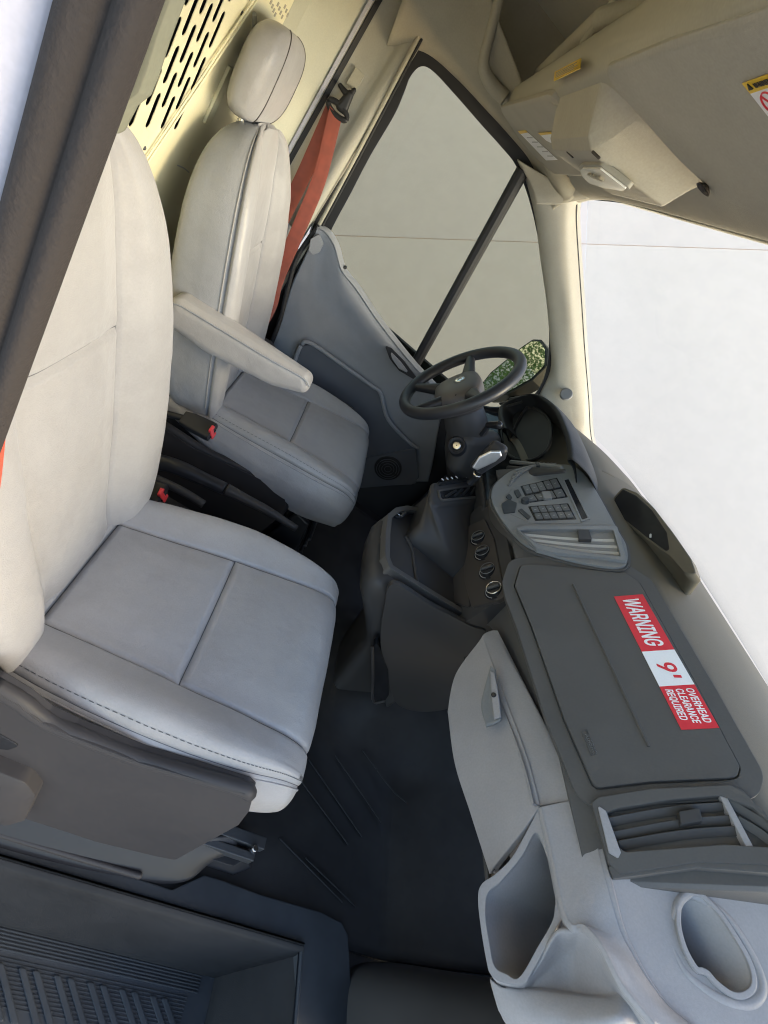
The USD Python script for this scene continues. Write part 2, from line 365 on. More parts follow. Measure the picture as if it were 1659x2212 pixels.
# tread plate with ribs and chevron bosses
tl = bx((-0.5, yi - 0.34, zt - 0.03), (xw - 0.08, yi - 0.030, zt))
part(st, 'tread', tl, 'step_plastic')
t0 = yi - 0.048
for k in range(7):
    part(st, 'tread_rib', bx((-0.3, t0 - k * 0.0052 - 0.0016, zt), (xw - 0.115 - (0.0 if k < 4 else 0.0), t0 - k * 0.0052 + 0.0012, zt + 0.0022)), 'step_plastic')
for k in range(10):                                              # slanted chevron bosses, each a raised bar
    x0 = -0.05 + k * 0.066
    if x0 > xw - 0.16: break
    for j in range(2):
        q = [(x0 + j * 0.026, t0 - 0.050), (x0 + j * 0.026 + 0.014, t0 - 0.050), (x0 + j * 0.026 + 0.088, t0 - 0.120), (x0 + j * 0.026 + 0.074, t0 - 0.120)]
        part(st, 'tread_bar', prism(poly(q, 0.002), (0, 0, zt), (1, 0, 0), (0, 1, 0), -0.001, 0.0035), 'step_plastic')
for k in range(12):
    part(st, 'tread_rib', bx((-0.3, t0 - 0.042 - k * 0.0055 - 0.0012, zt), (xw - 0.135, t0 - 0.042 - k * 0.0055 + 0.0010, zt + 0.0014)), 'step_plastic')
part(st, 'edge_bead', tube([(-0.4, yi - 0.002, 0.016), (0.3, yi - 0.002, 0.016), (xw - 0.012, yi - 0.004, 0.016), (xw - 0.001, yi - 0.014, 0.016), (xw + 0.02, yi - 0.20, 0.016)], 0.0045, 8), 'step_plastic')
# body metal under the door opening
single('door_sill_panel', bx((-0.5, yi - 0.36, -0.55), (1.25, yi - 0.34, zt - 0.02)), 'paint_white', 'white painted sill panel below the ribbed entry step', 'sill panel')
# wheel-arch side of the footwell, right of the step
kick = surf([[(0.90, -0.86, 0.0), (0.90, -0.74, -0.01), (1.02, -0.70, 0.0), (1.25, -0.70, 0.05)], [(0.90, -0.88, 0.25), (0.94, -0.78, 0.25), (1.06, -0.74, 0.25), (1.28, -0.74, 0.25)],
             [(0.86, -0.90, 0.56), (0.92, -0.83, 0.56), (1.06, -0.79, 0.56), (1.30, -0.79, 0.56)]], 20, 24)
single('kick_panel', shell(kick, -0.02), 'console_dark', 'dark curved kick panel at the front right of the footwell', 'trim panel', True)

# ------------------------------------------------------------------ partition behind the seats
XP = -0.37
bh = thing('cargo_partition', 'cream steel cargo partition with rows of upright slots behind the seats', 'partition')
outl = sbox(-0.76, -0.02, 0.60, 1.84)
slots = []
for k in range(-7, 7):
    y0 = 0.0575 + 0.0316 * k
    for j in range(7):
        z0 = 0.911 + (0.0385 if k % 2 else 0.0) + 0.078 * j
        slots.append(LineString([(y0, z0), (y0 + 0.0, z0 + 0.046)]).buffer(0.0082, quad_segs=4))
slots = [s for s in slots if s.bounds[2] < 0.275]
part(bh, 'slotted_panel', prism(outl.difference(unary_union(slots)), (XP, 0, 0), (0, 1, 0), (0, 0, 1), -0.0015, 0.0), 'partition', False)
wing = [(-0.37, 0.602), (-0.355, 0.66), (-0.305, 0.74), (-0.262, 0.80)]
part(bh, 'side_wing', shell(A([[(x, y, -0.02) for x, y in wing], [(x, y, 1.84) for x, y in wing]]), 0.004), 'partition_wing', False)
# folded seam strips and rivets (slanted seam right of the slots)
sa, sb_ = at(548, 0, x=XP + 0.006), at(322, 335, x=XP + 0.006)
for dx in (0.0, 0.016):
    part(bh, 'seam_strip', tube([sa + A([0, dx, 0]) + (sa - sb_) * 0.3, sb_ + A([0, dx, 0]) - (sa - sb_) * 0.5], 0.0022, 6), 'partition')
for px, py in ((298, 330), (522, 28), (312, 320), (276, 305)):
    part(bh, 'rivet', lathe([(0.0, 0.003), (0.003, 0.0025), (0.0045, 0.0)], at(px, py, x=XP), (1, 0, 0), 10), 'steel')
o = at(470, 205, x=XP)
part(bh, 'cover_plate', bx((XP, o[1] - 0.018, o[2] - 0.06), (XP + 0.006, o[1] + 0.018, o[2] + 0.06)), 'partition')
for a_, b_ in (((382, 356), (408, 372)), ((405, 345), (418, 322)), ((285, 300), (298, 312))):
    p, q = at(*a_, x=XP), at(*b_, x=XP)
    part(bh, 'scratch', ribbon([p + A([0.0008, 0, 0]), (p + q) / 2 + A([0.0008, 0.001, 0.002]), q + A([0.0008, 0, 0])], (0, 0.3, 1), 0.003, 0.0004), 'print_grey')
# punched vent marks at the top by the head rest
for i in range(3):
    for j in range(4):
        o = at(585 + i * 15 + j * 3, 4 + j * 9 + i * 5, x=XP)
        part(bh, 'punched_mark', bx((XP - 0.001, o[1] - 0.005, o[2] - 0.004), (XP + 0.0012, o[1] + 0.005, o[2] + 0.004)), 'trim_beige')
o1, o2 = at(536, 120, x=XP + 0.01), at(550, 30, x=XP + 0.01)
part(bh, 'latch_bracket', cat(bx(o1 - A([0.006, 0.012, 0.012]), o1 + A([0.012, 0.012, 0.012])), tube([o1, (o1 + o2) / 2 + A([0.006, 0, 0]), o2], 0.005, 8)), 'trim_beige')

# ------------------------------------------------------------------ driver side: B pillar, belt
def extr(prof, z0, z1, nz=2, lean=0.0):
    return A([[(x, y - lean * (z - 0.75), z) for x, y in prof] for z in np.linspace(z0, z1, nz)])
bp = thing('driver_b_pillar', 'cream trimmed door pillar carrying the driver seat belt', 'pillar')
prof = cr([(-0.262, 0.800), (-0.245, 0.812), (-0.20, 0.815), (-0.165, 0.814), (-0.145, 0.802), (-0.128, 0.797), (-0.116, 0.804), (-0.112, 0.83), (-0.112, 0.87)], 60)
part(bp, 'upper_trim', shell(extr(prof, 0.665, 1.62, 12, 0.02), -0.004), 'trim_cream', True)
part(bp, 'lower_trim', shell(extr(prof, 0.02, 0.663, 8, 0.02), -0.006), 'door_grey', True)
part(bp, 'edge_strip', shell(extr([(-0.268, 0.797), (-0.262, 0.797), (-0.258, 0.797)], 0.02, 1.62, 10, 0.02), -0.006), 'paint_white')
part(bp, 'dark_gap', shell(extr([(-0.256, 0.800), (-0.248, 0.806), (-0.243, 0.808)], 0.02, 1.62, 10, 0.02), -0.003), 'seal_black')
rt = surf([[(-0.235, 0.78, 0.80), (-0.20, 0.765, 0.80), (-0.155, 0.765, 0.79), (-0.14, 0.79, 0.78)], [(-0.235, 0.775, 0.70), (-0.20, 0.75, 0.70), (-0.15, 0.75, 0.70), (-0.13, 0.79, 0.70)], [(-0.235, 0.775, 0.40), (-0.20, 0.75, 0.40), (-0.14, 0.75, 0.40), (-0.12, 0.79, 0.40)]], 14, 14)
part(bp, 'retractor_cover', shell(rt, -0.02), 'door_grey')
# light painted body edge and rubber seal lines between pillar and door
for k, (x, r, mm) in enumerate([(-0.083, 0.0065, 'trim_beige'), (-0.074, 0.004, 'seal_black')]):
    part(bp, 'door_seal', tube([(x - 0.075 * max(0, z - 0.83), 0.832 - 0.10 * (z - 0.75), z) for z in (0.05, 0.4, 0.8, 1.1, 1.30, 1.40)], r, 8), mm)
sbelt = thing('driver_seat_belt', 'rust red seat belt hanging from a black loop on the driver side pillar', 'seat belt')
ring = at(728, 240, y=0.775)
lo1 = at(600, 600, y=0.745); lo2 = at(583, 660, y=0.70)
wp = [ring + A([0, -0.004, -0.005]), at(690, 385, y=0.765), at(645, 495, y=0.752), lo1, lo2]
wp += [lo2 + A([0.01, -0.06, -0.12])]
path = cr(wp, 40)
part(sbelt, 'webbing', ribbon(path, (1, 0.1, -0.1), np.linspace(0.043, 0.047, 40), 0.0015), 'belt_red', True)
path2 = cr([ring + A([-0.012, 0.008, -0.005]), at(660, 370, y=0.785), at(612, 470, y=0.785), at(604, 500, y=0.79)], 30)
part(sbelt, 'webbing', ribbon(path2, (1, 0.1, -0.1), 0.044, 0.0015), 'belt_red', True)
part(sbelt, 'belt_loop', tube([ring + 0.030 * A([math.cos(t) * 1.05, 0.02 * math.sin(t), 0.42 * math.sin(t)]) + A([0.0, 0, 0.003]) for t in np.linspace(0, 2 * np.pi, 24, endpoint=False)], 0.0075, 8, True), 'buckle_black')
part(sbelt, 'anchor_arm', hull([ring + A([0, 0.004, 0.014]), ring + A([0.006, 0.008, 0.050]), ring + A([0.014, 0.004, 0.014])], [0.012, 0.011, 0.010]), 'buckle_black')
for s, px, py in ((-1, 735, 185), (1, 765, 195)):
    q = at(px, py, y=0.785)
    part(sbelt, 'anchor_fork', hull([ring + A([0.006, 0.008, 0.045]), q], [0.010, 0.006]), 'buckle_black')
q = at(768, 172, y=0.797)
part(sbelt, 'adjuster_cover', bx(q - A([0.015, 0.004, 0.022]), q + A([0.015, 0.006, 0.022])), 'trim_beige')

# ------------------------------------------------------------------ driver door with window
WN = ((0, 1, 0.12), 0.88 + 0.12 * 0.75)
def wpt(p, dy=0.0): return at(*p, pl=WN) + A([0, dy, 0])
dd = thing('driver_door', 'grey moulded driver door with tinted window and dark frame', 'door')
win = [(706, 520), (760, 412), (800, 335), (850, 250), (872, 200), (886, 165), (908, 143), (935, 152), (985, 205), (1040, 268), (1085, 318), (1115, 357), (1140, 420), (1158, 490), (1172, 570), (1182, 650), (1187, 720), (1184, 780), (1170, 830), (1140, 862)]
bot = [(1060, 880), (960, 845), (905, 800), (850, 745), (790, 668), (745, 600), (722, 560)]
loop = win + bot
L3 = A([wpt(p) for p in loop])
wp2 = [(p[0], p[2]) for p in L3]
WO = A([0, WN[1], 0.0]); we2 = A([0, -0.12, 1.0])
wpoly = smooth(wp2, 6).buffer(0.004)
m = prism(wpoly, WO + A([0, 0.006, 0]), A([1, 0, 0]), we2, -0.002, 0.002)
part(dd, 'window_glass', m, 'glass_tint', False)
top = wpoly.buffer(0.034, quad_segs=6).difference(wpoly.buffer(-0.005))
part(dd, 'window_frame', prism(top, WO, A([1, 0, 0]), we2, -0.004, 0.007), 'seal_black', False)
outer = wpoly.buffer(0.060, quad_segs=8).difference(wpoly.buffer(0.036))
part(dd, 'outer_frame', prism(outer, WO, A([1, 0, 0]), we2, -0.028, -0.008), 'paint_inner', False)
part(dd, 'frame_seal', prism(wpoly.buffer(0.052, quad_segs=8).difference(wpoly.buffer(0.042)), WO, A([1, 0, 0]), we2, -0.007, 0.012), 'seal_black', False)
qa, qb = wpt((1122, 378), -0.012), wpt((893, 792), -0.012)
part(dd, 'quarter_bar', tube([qa + (qa - qb) * 0.02, qb + (qb - qa) * 0.05], 0.021, 10), 'seal_black')

# door trim: height field over the door plane; rows run from the belt line down to the bottom edge
YD = 0.82
def dpt(px, py, off=0.0):
    return at(px, py, y=YD - off)
cols = [  # each column: belt edge, upper shoulder, middle, lower, bottom; last number is how far it stands proud
    [(684, 492, .012), (662, 545, .000), (630, 615, -.005), (605, 700, -.01), (578, 775, -.01)],
    [(704, 505, .016), (690, 575, .004), (665, 655, .000), (640, 745, .000), (600, 860, -.01)],
    [(722, 535, .026), (718, 605, .020), (705, 680, .004), (690, 770, .002), (640, 920, -.01)],
    [(737, 585, .030), (745, 640, .030), (745, 710, .008), (740, 800, .004), (690, 985, -.01)],
    [(768, 625, .030), (785, 690, .034), (790, 765, .010), (785, 850, .004), (745, 1045, -.01)],
    [(812, 690, .030), (830, 745, .034), (836, 820, .012), (830, 890, .004), (790, 1052, -.01)],
    [(858, 750, .030), (868, 790, .032), (872, 850, .012), (862, 930, .004), (830, 1048, -.01)],
    [(900, 800, .030), (905, 835, .026), (905, 890, .010), (895, 970, .000), (880, 1042, -.01)],
    [(960, 862, .024), (955, 890, .016), (945, 940, .004), (935, 1000, -.01), (925, 1040, -.02)],
]
G = surf([[dpt(a, b, o) for a, b, o in c] for c in cols], 90, 60)
GN = G.copy()
pan = shell(GN, 0.02)
part(dd, 'trim_panel', pan, 'door_grey', True)
# belt-line cap that rolls over towards the glass
belt = [dpt(a, b, o) for (a, b, o) in [c[0] for c in cols]]
cap = surf([belt, [p + A([0.004, 0.016, 0.008]) for p in belt], [p + A([0.006, 0.045, 0.004]) for p in belt], [p + A([0.006, 0.068, -0.02]) for p in belt]], 12, 60)
part(dd, 'belt_cap', shell(cap, -0.004), 'door_grey', True)
k0 = dpt(737, 583, 0.03)
part(dd, 'cap_button', hull([k0 + A([0, .01, .002]), k0 + A([.006, .014, .012])], 0.006), 'seal_black')
# recessed storage pocket: dark inset panels with raised lips
def inset(pts, name, mat, off, th=0.006, r=0.006):
    P3 = A([dpt(a, b, off) for a, b in pts]); pp = poly([(p[0], p[2]) for p in P3], r)
    return part(dd, name, prism(pp, (0, YD - off, 0), (1, 0, 0), (0, 0, 1), -0.002, th), mat)
low = [(650, 745), (672, 742), (735, 785), (800, 832), (822, 848), (840, 905), (880, 950), (900, 968), (900, 1040), (750, 1052), (690, 985), (640, 905), (612, 850)]
inset(low, 'lower_panel', 'door_dark', 0.012, 0.016, 0.012)
lip = [dpt(a, b, 0.028) for a, b in [(612, 845), (632, 795), (650, 747), (672, 742), (735, 785), (800, 832), (822, 850), (838, 905), (880, 952), (905, 970)]]
part(dd, 'panel_lip', tube(lip, 0.0075, 8, samples=60), 'door_grey', True)
inset([(765, 1015), (780, 990), (860, 975), (898, 968), (905, 1030), (890, 1045), (770, 1050)], 'speaker_panel', 'door_dark', 0.030, 0.006, 0.008)
sp = dpt(838, 1012, 0.038)
part(dd, 'speaker_grille', lathe([(0.0, 0.004), (0.050, 0.004), (0.058, 0.002), (0.060, -0.004)], sp, (0, -1, 0), 40), 'black_plastic')
for r_ in (0.014, 0.026, 0.038, 0.048):
    part(dd, 'grille_ring', tube([sp + A([r_ * math.cos(t), -0.005, r_ * math.sin(t)]) for t in np.linspace(0, 2 * np.pi, 40, endpoint=False)], 0.0012, 5, True), 'door_dark')
# inside handle recess at the belt line
hr = [(832, 747), (846, 752), (872, 778), (900, 815), (893, 818), (862, 800), (842, 775)]
inset(hr, 'handle_recess', 'black_plastic', 0.040, 0.004, 0.003)
inset([(842, 757), (866, 782), (884, 806), (862, 795), (848, 775)], 'door_handle', 'door_grey', 0.046, 0.006, 0.003)
inset([(672, 515), (690, 505), (700, 525), (690, 545), (676, 550), (668, 540)], 'trim_badge_recess', 'door_grey', 0.012, 0.010, 0.003)
part(dd, 'rear_edge_seal', tube([dpt(a, b, 0.004) for a, b in [(690, 488), (668, 515), (640, 560), (622, 620), (605, 690), (582, 752), (560, 800)]], 0.008, 8, samples=40), 'seal_black')
part(dd, 'front_post', bx((0.93, 0.82, 0.02), (1.15, 0.93, 0.80)), 'door_dark')

# ------------------------------------------------------------------ outside mirror seen through the window
mi = thing('door_mirror', 'black outside mirror reflecting green trees beyond the steering wheel', 'mirror')
ym = 1.10
mN = A([-0.93, -0.36, 0.06]); mN /= np.linalg.norm(mN); mO = at(1110, 800, y=ym); MPL = (mN, float(mN @ mO))
m1 = np.cross([0, 0, 1.0], mN); m1 /= np.linalg.norm(m1); m2 = np.cross(mN, m1)
def mq(p): w = at(*p, pl=MPL) - mO; return (float(w @ m1), float(w @ m2))
mp = poly([mq(p) for p in [(1128, 752), (1150, 737), (1166, 738), (1178, 756), (1176, 790), (1148, 818), (1095, 848), (1048, 850), (1038, 836), (1062, 806)]], 0.006)
part(mi, 'housing', prism(mp.buffer(0.010), mO, m1, m2, -0.07, -0.002), 'black_plastic')
part(mi, 'mirror_glass', prism(mp, mO, m1, m2, -0.004, 0.002), 'mirror')
part(mi, 'arm', hull([(0.98, 0.92, 0.80), (0.92, 1.12, 0.79)], 0.03), 'black_plastic')
# the green planting that the mirror shows stands behind the camera side of the van

n_l = 18000
P_ = A([-15.0, 5.6, -0.8]) + rng.random((n_l, 3)) * A([11.0, 1.8, 3.6]); P_[:, 2] *= 1.0
keep = meshkit.fbm(P_ * 1.1, 3, 4) > 0.42; P_ = P_[keep]
a_ = rng.normal(size=(len(P_), 3)); a_ /= np.linalg.norm(a_, axis=1, keepdims=True); b_ = np.cross(a_, rng.normal(size=(len(P_), 3))); b_ /= np.linalg.norm(b_, axis=1, keepdims=True)
s_ = (0.035 + 0.03 * rng.random(len(P_)))[:, None]
V_ = np.stack([P_ - a_ * s_, P_ + b_ * s_ * 0.5, P_ + a_ * s_, P_ - b_ * s_ * 0.5], 1).reshape(-1, 3); q_ = np.arange(len(V_)).reshape(-1, 4)
struct('hedge', trimesh.Trimesh(V_, tri(q_), process=False), 'leaf', False, 'stuff')

# ------------------------------------------------------------------ windscreen, A pillar, roof lining, overhead shelf
ws = thing('windscreen', 'clear windscreen with thin black edge above the dashboard', 'windscreen')
WB = [(1.08, 0.90, 0.93), (1.24, 0.60, 0.965), (1.29, 0.0, 0.975), (1.24, -0.60, 0.965), (1.08, -0.90, 0.93)]
WT = [(0.50, 0.80, 1.43), (0.53, 0.45, 1.455), (0.54, 0.0, 1.46), (0.53, -0.45, 1.455), (0.50, -0.80, 1.43)]
G = surf([WB, [(A(b) + A(t)) / 2 + A([0.012, 0, 0.012]) for b, t in zip(WB, WT)], WT], 16, 30)
part(ws, 'windscreen_glass', shell(G, 0.004), 'glass_clear', True)

ap = thing('driver_a_pillar', 'pale trimmed pillar with round tweeter cover between door window and windscreen', 'pillar')
# each row: door-side edge, ridge, windscreen-side edge (as the photograph shows them), with distance across the cab
rows = []
for (l, ml, mr, r) in [((1120, 345), (1165, 380), (1215, 415), (1252, 428)), ((1140, 395), (1180, 430), (1222, 445), (1243, 440)), ((1158, 470), (1190, 500), (1222, 505), (1242, 480)),
                       ((1170, 560), (1197, 575), (1226, 575), (1247, 560)), ((1184, 660), (1210, 665), (1233, 665), (1254, 660)),
                       ((1190, 740), (1213, 745), (1240, 748), (1260, 750)), ((1190, 800), (1208, 830), (1245, 850), (1269, 860)), ((1165, 860), (1205, 890), (1250, 930), (1276, 950)), ((1160, 900), (1220, 940), (1275, 995), (1300, 1012))]:
    pl = at(*l, pl=WN) + A([0, -0.012, 0])
    rows.append([pl + A([0.004, 0.035, 0.002]), pl, at(*ml, y=pl[1] - 0.026), at(*mr, y=pl[1] - 0.036), at(*r, y=pl[1] - 0.012), at(*r, y=pl[1] - 0.012) + A([0.02, 0.03, 0.01])])
G = surf(rows, 70, 36)
part(ap, 'pillar_trim', shell(G, 0.003), 'trim_cream', True)
o = at(1225, 853, y=0.79)
nn = A([-0.62, -0.62, 0.45])
part(ap, 'tweeter_cover', lathe([(0.0, 0.006), (0.020, 0.006), (0.0225, 0.004), (0.0235, -0.004)], o + A([-0.006, -0.004, 0]), nn, 36), 'pod_grey')
part(ap, 'glass_edge', tube([rows[k][4] + A([0.004, 0.002, 0.0]) for k in range(1, 9)] + [A([1.20, 0.62, 0.945])], 0.0045, 8, samples=60), 'seal_black')

ov = thing('overhead_shelf', 'beige overhead storage shelf with a rounded front lip above the visors', 'shelf')
XL = 0.16
lo = [at(a, b, x=XL) for a, b in [(1085, 223), (1162, 198), (1294, 171), (1442, 82), (1558, 12)]]
zl = 1.402
yL, yR = 0.70, -0.95
# lip: rounded bar running across the cab
pr = [(0.205, 1.398), (0.17, 1.396), (0.156, 1.402), (0.146, 1.418), (0.140, 1.437), (0.143, 1.449), (0.155, 1.453), (0.172, 1.447), (0.18, 1.425)]
G = cr([[(x, y, z) for x, z in pr] for y in (yL, 0.3, -0.3, yR)], 30)
G = np.swapaxes(cr(np.swapaxes(G, 0, 1), 50), 0, 1)
part(ov, 'front_lip', gmesh(G), 'trim_beige', True)
# floor of the shelf, running forward to the header, and its far end frame rising up
fl = surf([[(0.165, y, 1.43), (0.30, y, 1.432), (0.46, y, 1.442), (0.52, y, 1.452)] for y in (yL, 0.3, -0.3, yR)], 30, 20)
part(ov, 'shelf_floor', shell(fl, 0.008), 'roof_cloth', True)
end = [at(1092, 212, y=0.69), at(1070, 192, y=0.69), at(1053, 168, y=0.685), at(1045, 142, y=0.68), at(1049, 110, y=0.675), at(1060, 70, y=0.665), at(1073, 20, y=0.655), at(1083, -40, y=0.645)]
part(ov, 'end_frame', tube(end, [0.017, 0.016, 0.013, 0.012, 0.012], 12, samples=50), 'trim_beige', True)
for (a1, a2, w) in (((1168, 160), (1300, 40), 0.034), ((1262, 92), (1330, 0), 0.016), ((1300, 40), (1420, 5), 0.030)):
    part(ov, 'shelf_strut', hull([at(*a1, z=1.50), at(*a2, z=1.54)], w * 0.5), 'trim_beige')
roof = thing('roof_lining', 'beige fabric roof lining curving down above the driver door', 'roof lining')
# side bolster of the lining above the driver door: from the window top edge inward and upward
rows = []
for (px, py), (qx, qy), (sx, sy), (tx, ty) in [((838, 92), (862, 20), (880, -30), (900, -120)), ((918, 104), (940, 45), (950, 0), (980, -100)), ((986, 158), (1002, 95), (1010, 40), (1040, -60)), ((1054, 231), (1066, 180), (1066, 140), (1085, 60)),
                                                ((1108, 291), (1113, 242), (1106, 215), (1120, 150)), ((1149, 344), (1158, 316), (1150, 300), (1160, 260)), ((1172, 406), (1192, 396), (1205, 395), (1215, 360)), ((1180, 460), (1215, 438), (1240, 425), (1255, 395))]:
    p = at(px, py, pl=WN) + A([0, -0.015, 0])
    rows.append([p + A([0, 0.05, -0.002]), p, at(qx, qy, y=p[1] - 0.055), at(sx, sy, y=p[1] - 0.09), at(tx, ty, y=p[1] - 0.13)])
G = surf(rows, 50, 30)
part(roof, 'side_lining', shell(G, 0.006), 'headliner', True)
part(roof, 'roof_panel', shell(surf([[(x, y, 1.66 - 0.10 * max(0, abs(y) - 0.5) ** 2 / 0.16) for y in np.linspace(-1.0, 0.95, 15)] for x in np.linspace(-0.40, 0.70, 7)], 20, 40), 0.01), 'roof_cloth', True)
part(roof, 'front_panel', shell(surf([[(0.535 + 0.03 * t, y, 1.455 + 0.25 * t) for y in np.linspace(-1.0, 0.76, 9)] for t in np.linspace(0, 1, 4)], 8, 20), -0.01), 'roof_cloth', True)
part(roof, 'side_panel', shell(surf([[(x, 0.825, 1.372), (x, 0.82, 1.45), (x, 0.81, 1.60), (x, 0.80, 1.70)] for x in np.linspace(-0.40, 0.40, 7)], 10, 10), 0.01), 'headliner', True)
# header trim under the shelf down to the top of the glass
hd = surf([[(0.19, y, 1.412), (0.32, y, 1.414), (0.42, y, 1.416 - dz), (0.475, y, 1.424 - dz), (0.505, y, 1.446 - dz), (0.52, y, 1.47)] for y, dz in ((0.86, 0.05), (0.80, 0.036), (0.72, 0.02), (0.55, 0.006)) + tuple((q, 0.0) for q in (0.3, 0.0, -0.3, -0.6, -0.95))] if True else [[] for y in (0.80, 0.72, 0.55, 0.3, 0.0, -0.3, -0.6, -0.95)], 50, 24)
part(roof, 'header_trim', shell(hd, 0.004), 'visor', True)
part(roof, 'glass_edge', tube([(0.497, 0.70, 1.424), (0.512, 0.45, 1.446), (0.515, 0.0, 1.45), (0.512, -0.5, 1.448), (0.50, -0.9, 1.44)], 0.004, 6, samples=30), 'seal_black')
part(roof, 'corner_trim', shell(surf([[at(1120, 345, y=0.775), at(1170, 375, y=0.74), at(1225, 402, y=0.70), at(1262, 412, y=0.66)], [at(1150, 405, y=0.775), at(1190, 415, y=0.74), at(1236, 420, y=0.70), at(1268, 420, y=0.665)], [at(1160, 440, y=0.775), at(1205, 440, y=0.745), at(1246, 432, y=0.71), at(1272, 428, y=0.675)]], 20, 20), 0.003), 'visor', True)

# sun visors: padded flat boards folded up under the shelf
def visor(name, label, pix, z, th):
    v = thing(name, label, 'sun visor', None)
    P3 = [at(a, b, z=z) for a, b in pix]
    pp = poly([(p[0], p[1]) for p in P3], 0.018)
    R1 = ring2d(pp, 72); R0 = ring2d(pp.buffer(-0.008), 72)
    m_ = loft([[(x, y, z + th) for x, y in R0], [(x, y, z + th * 0.75) for x, y in R1], [(x, y, z + th * 0.25) for x, y in R1], [(x, y, z) for x, y in R0]])
    part(v, 'visor_board', m_, 'visor', 40)
    return v
pv = visor('sun_visor', 'large beige passenger sun visor with an airbag warning label', [(1302, 152), (1312, 178), (1460, 345), (1530, 412), (1560, 440), (1690, 492), (1850, 560), (1850, 60), (1659, 26), (1440, 96)], 1.392, 0.014)
vz = 1.3912
def flat(parent, pix, name, mat, z=vz, th=0.0006, r=0.0):
    P3 = [at(a, b, z=z) for a, b in pix]
    return part(parent, name, prism(poly([(p[0], p[1]) for p in P3], r), (0, 0, z), (1, 0, 0), (0, 1, 0), -th, 0.0), mat, False)
flat(pv, [(1604, 179), (1622, 201), (1680, 182), (1680, 152)], 'label_band', 'print_yellow')
flat(pv, [(1622, 201), (1655, 243), (1700, 300), (1700, 176), (1680, 182)], 'label_white', 'print_white')
c0 = at(1664, 222, z=vz - 0.0008)
part(pv, 'ban_ring', tube([c0 + A([0.0095 * math.cos(t), 0.0095 * math.sin(t), 0]) for t in np.linspace(0, 2 * np.pi, 40, endpoint=False)], 0.0008, 5, True), 'print_red')
part(pv, 'ban_bar', tube([c0 + A([-0.0066, 0.0066, 0]), c0 + A([0.0066, -0.0066, 0])], 0.0008, 5), 'print_red')
part(pv, 'label_figure', cat(lathe([(0.0, 0.0007), (0.002, 0.0005), (0.0024, 0)], c0 + A([0.002, -0.001, 0]), (0, 0, -1), 12), tube([c0 + A([-0.004, -0.002, 0]), c0 + A([0.002, -0.005, 0])], 0.001, 5)), 'print_grey')
tm = meshkit.text_mesh('WARNING', 0.0040, 0.0004, True)
def put_text(parent, t, O, e1, e2, mat, name='lettering'):
    n = np.cross(e1, e2); v = t.vertices; t = t.copy()
    t.vertices = A(O) + v[:, :1] * A(e1) + v[:, 1:2] * A(e2) + v[:, 2:3] * n
    return part(parent, name, t, mat, False)
ta, tb = at(1632, 190, z=vz - 0.0012), at(1690, 172, z=vz - 0.0012)
ee = (tb - ta) / np.linalg.norm(tb - ta); e2_ = np.cross(A([0, 0, -1.0]), ee)
put_text(pv, tm, ta, ee, e2_, 'print_black')
tw = at(1620, 187, z=vz - 0.0008)
part(pv, 'warning_triangle', prism(poly([(-0.003, -0.0025), (0.003, -0.0025), (0, 0.003)]), tw, ee, e2_, 0, 0.0008), 'print_black', False)
part(pv, 'hinge_recess', lathe([(0.0, -0.002), (0.005, -0.002), (0.010, 0.001), (0.011, 0.003)], at(1523, 405, z=1.39), (0, 0, -1), 20), 'console_brown')

dv = visor('sun_visor', 'folded beige driver sun visor carrying two small white labels', [(1078, 236), (1185, 208), (1260, 300), (1262, 385), (1200, 380), (1160, 345), (1120, 300)], 1.385, 0.018)
vz2 = 1.3842
flat(dv, [(1119, 283), (1135, 281), (1205, 345), (1180, 346)], 'label_white', 'print_white', vz2)
flat(dv, [(1119, 283), (1135, 281), (1140, 286), (1124, 289)], 'label_band', 'print_yellow', vz2 - 0.0007)
flat(dv, [(1163, 287), (1190, 285), (1204, 305), (1190, 308), (1180, 303)], 'label_white', 'print_white', vz2)
flat(dv, [(1163, 287), (1190, 285), (1192, 289), (1168, 292)], 'label_band', 'print_yellow', vz2 - 0.0007)
for k in range(5):
    flat(dv, [(1138 + 11 * k, 296 + 10 * k), (1150 + 11 * k, 296 + 10 * k), (1151 + 11 * k, 298 + 10 * k), (1139 + 11 * k, 298 + 10 * k)], 'print_line', 'print_grey', vz2 - 0.0007)

# overhead lamp console: wedge hanging between the visors
oc = thing('overhead_console', 'beige wedge shaped roof console with a clear map lamp between the visors', 'roof console')
yl_, yr_ = 0.115, -0.135
tl3, tr3 = at(1197, 192, x=0.165), at(1300, 170, x=0.172)
bl3, br3 = at(1200, 326, y=yl_ - 0.012), at(1263, 308, y=yr_ + 0.010)
fr3, ff3 = at(1430, 455, y=yr_ + 0.010), at(1540, 448, y=yr_ - 0.03)
fl3 = fr3 + A([0.0, yl_ - yr_ - 0.02, 0.0])
print('console', bl3, br3, fr3, ff3)
def csec(y, dz=0.0, ins=0.0):
    t = (y - yr_) / (yl_ - yr_); B = br3 * (1 - t) + bl3 * t
    xb_, zb_ = 0.5 * (br3[0] + bl3[0]), 0.5 * (br3[2] + bl3[2])
    return [(0.166, y, 1.418), (0.170, y, 1.400), (xb_ - 0.012 + ins, y, zb_ + 0.006 + dz), (xb_ + 0.004 + ins, y, zb_ - 0.002 + dz), (xb_ + 0.02, y, zb_ - 0.001 + dz), (fr3[0] - 0.03, y, fr3[2] - 0.004 + dz), (fr3[0] - 0.006, y, fr3[2] + 0.002 + dz), (fr3[0] + 0.01, y, 1.425), (0.30, y, 1.43)]
rings = [csec(yl_ + 0.004, 0.012, 0.006), csec(yl_, 0.003), csec(yl_ - 0.006), csec(0.0), csec(yr_ + 0.006), csec(yr_, 0.003), csec(yr_ - 0.012, 0.018, 0.006), csec(yr_ - 0.03, 0.05, 0.012)]
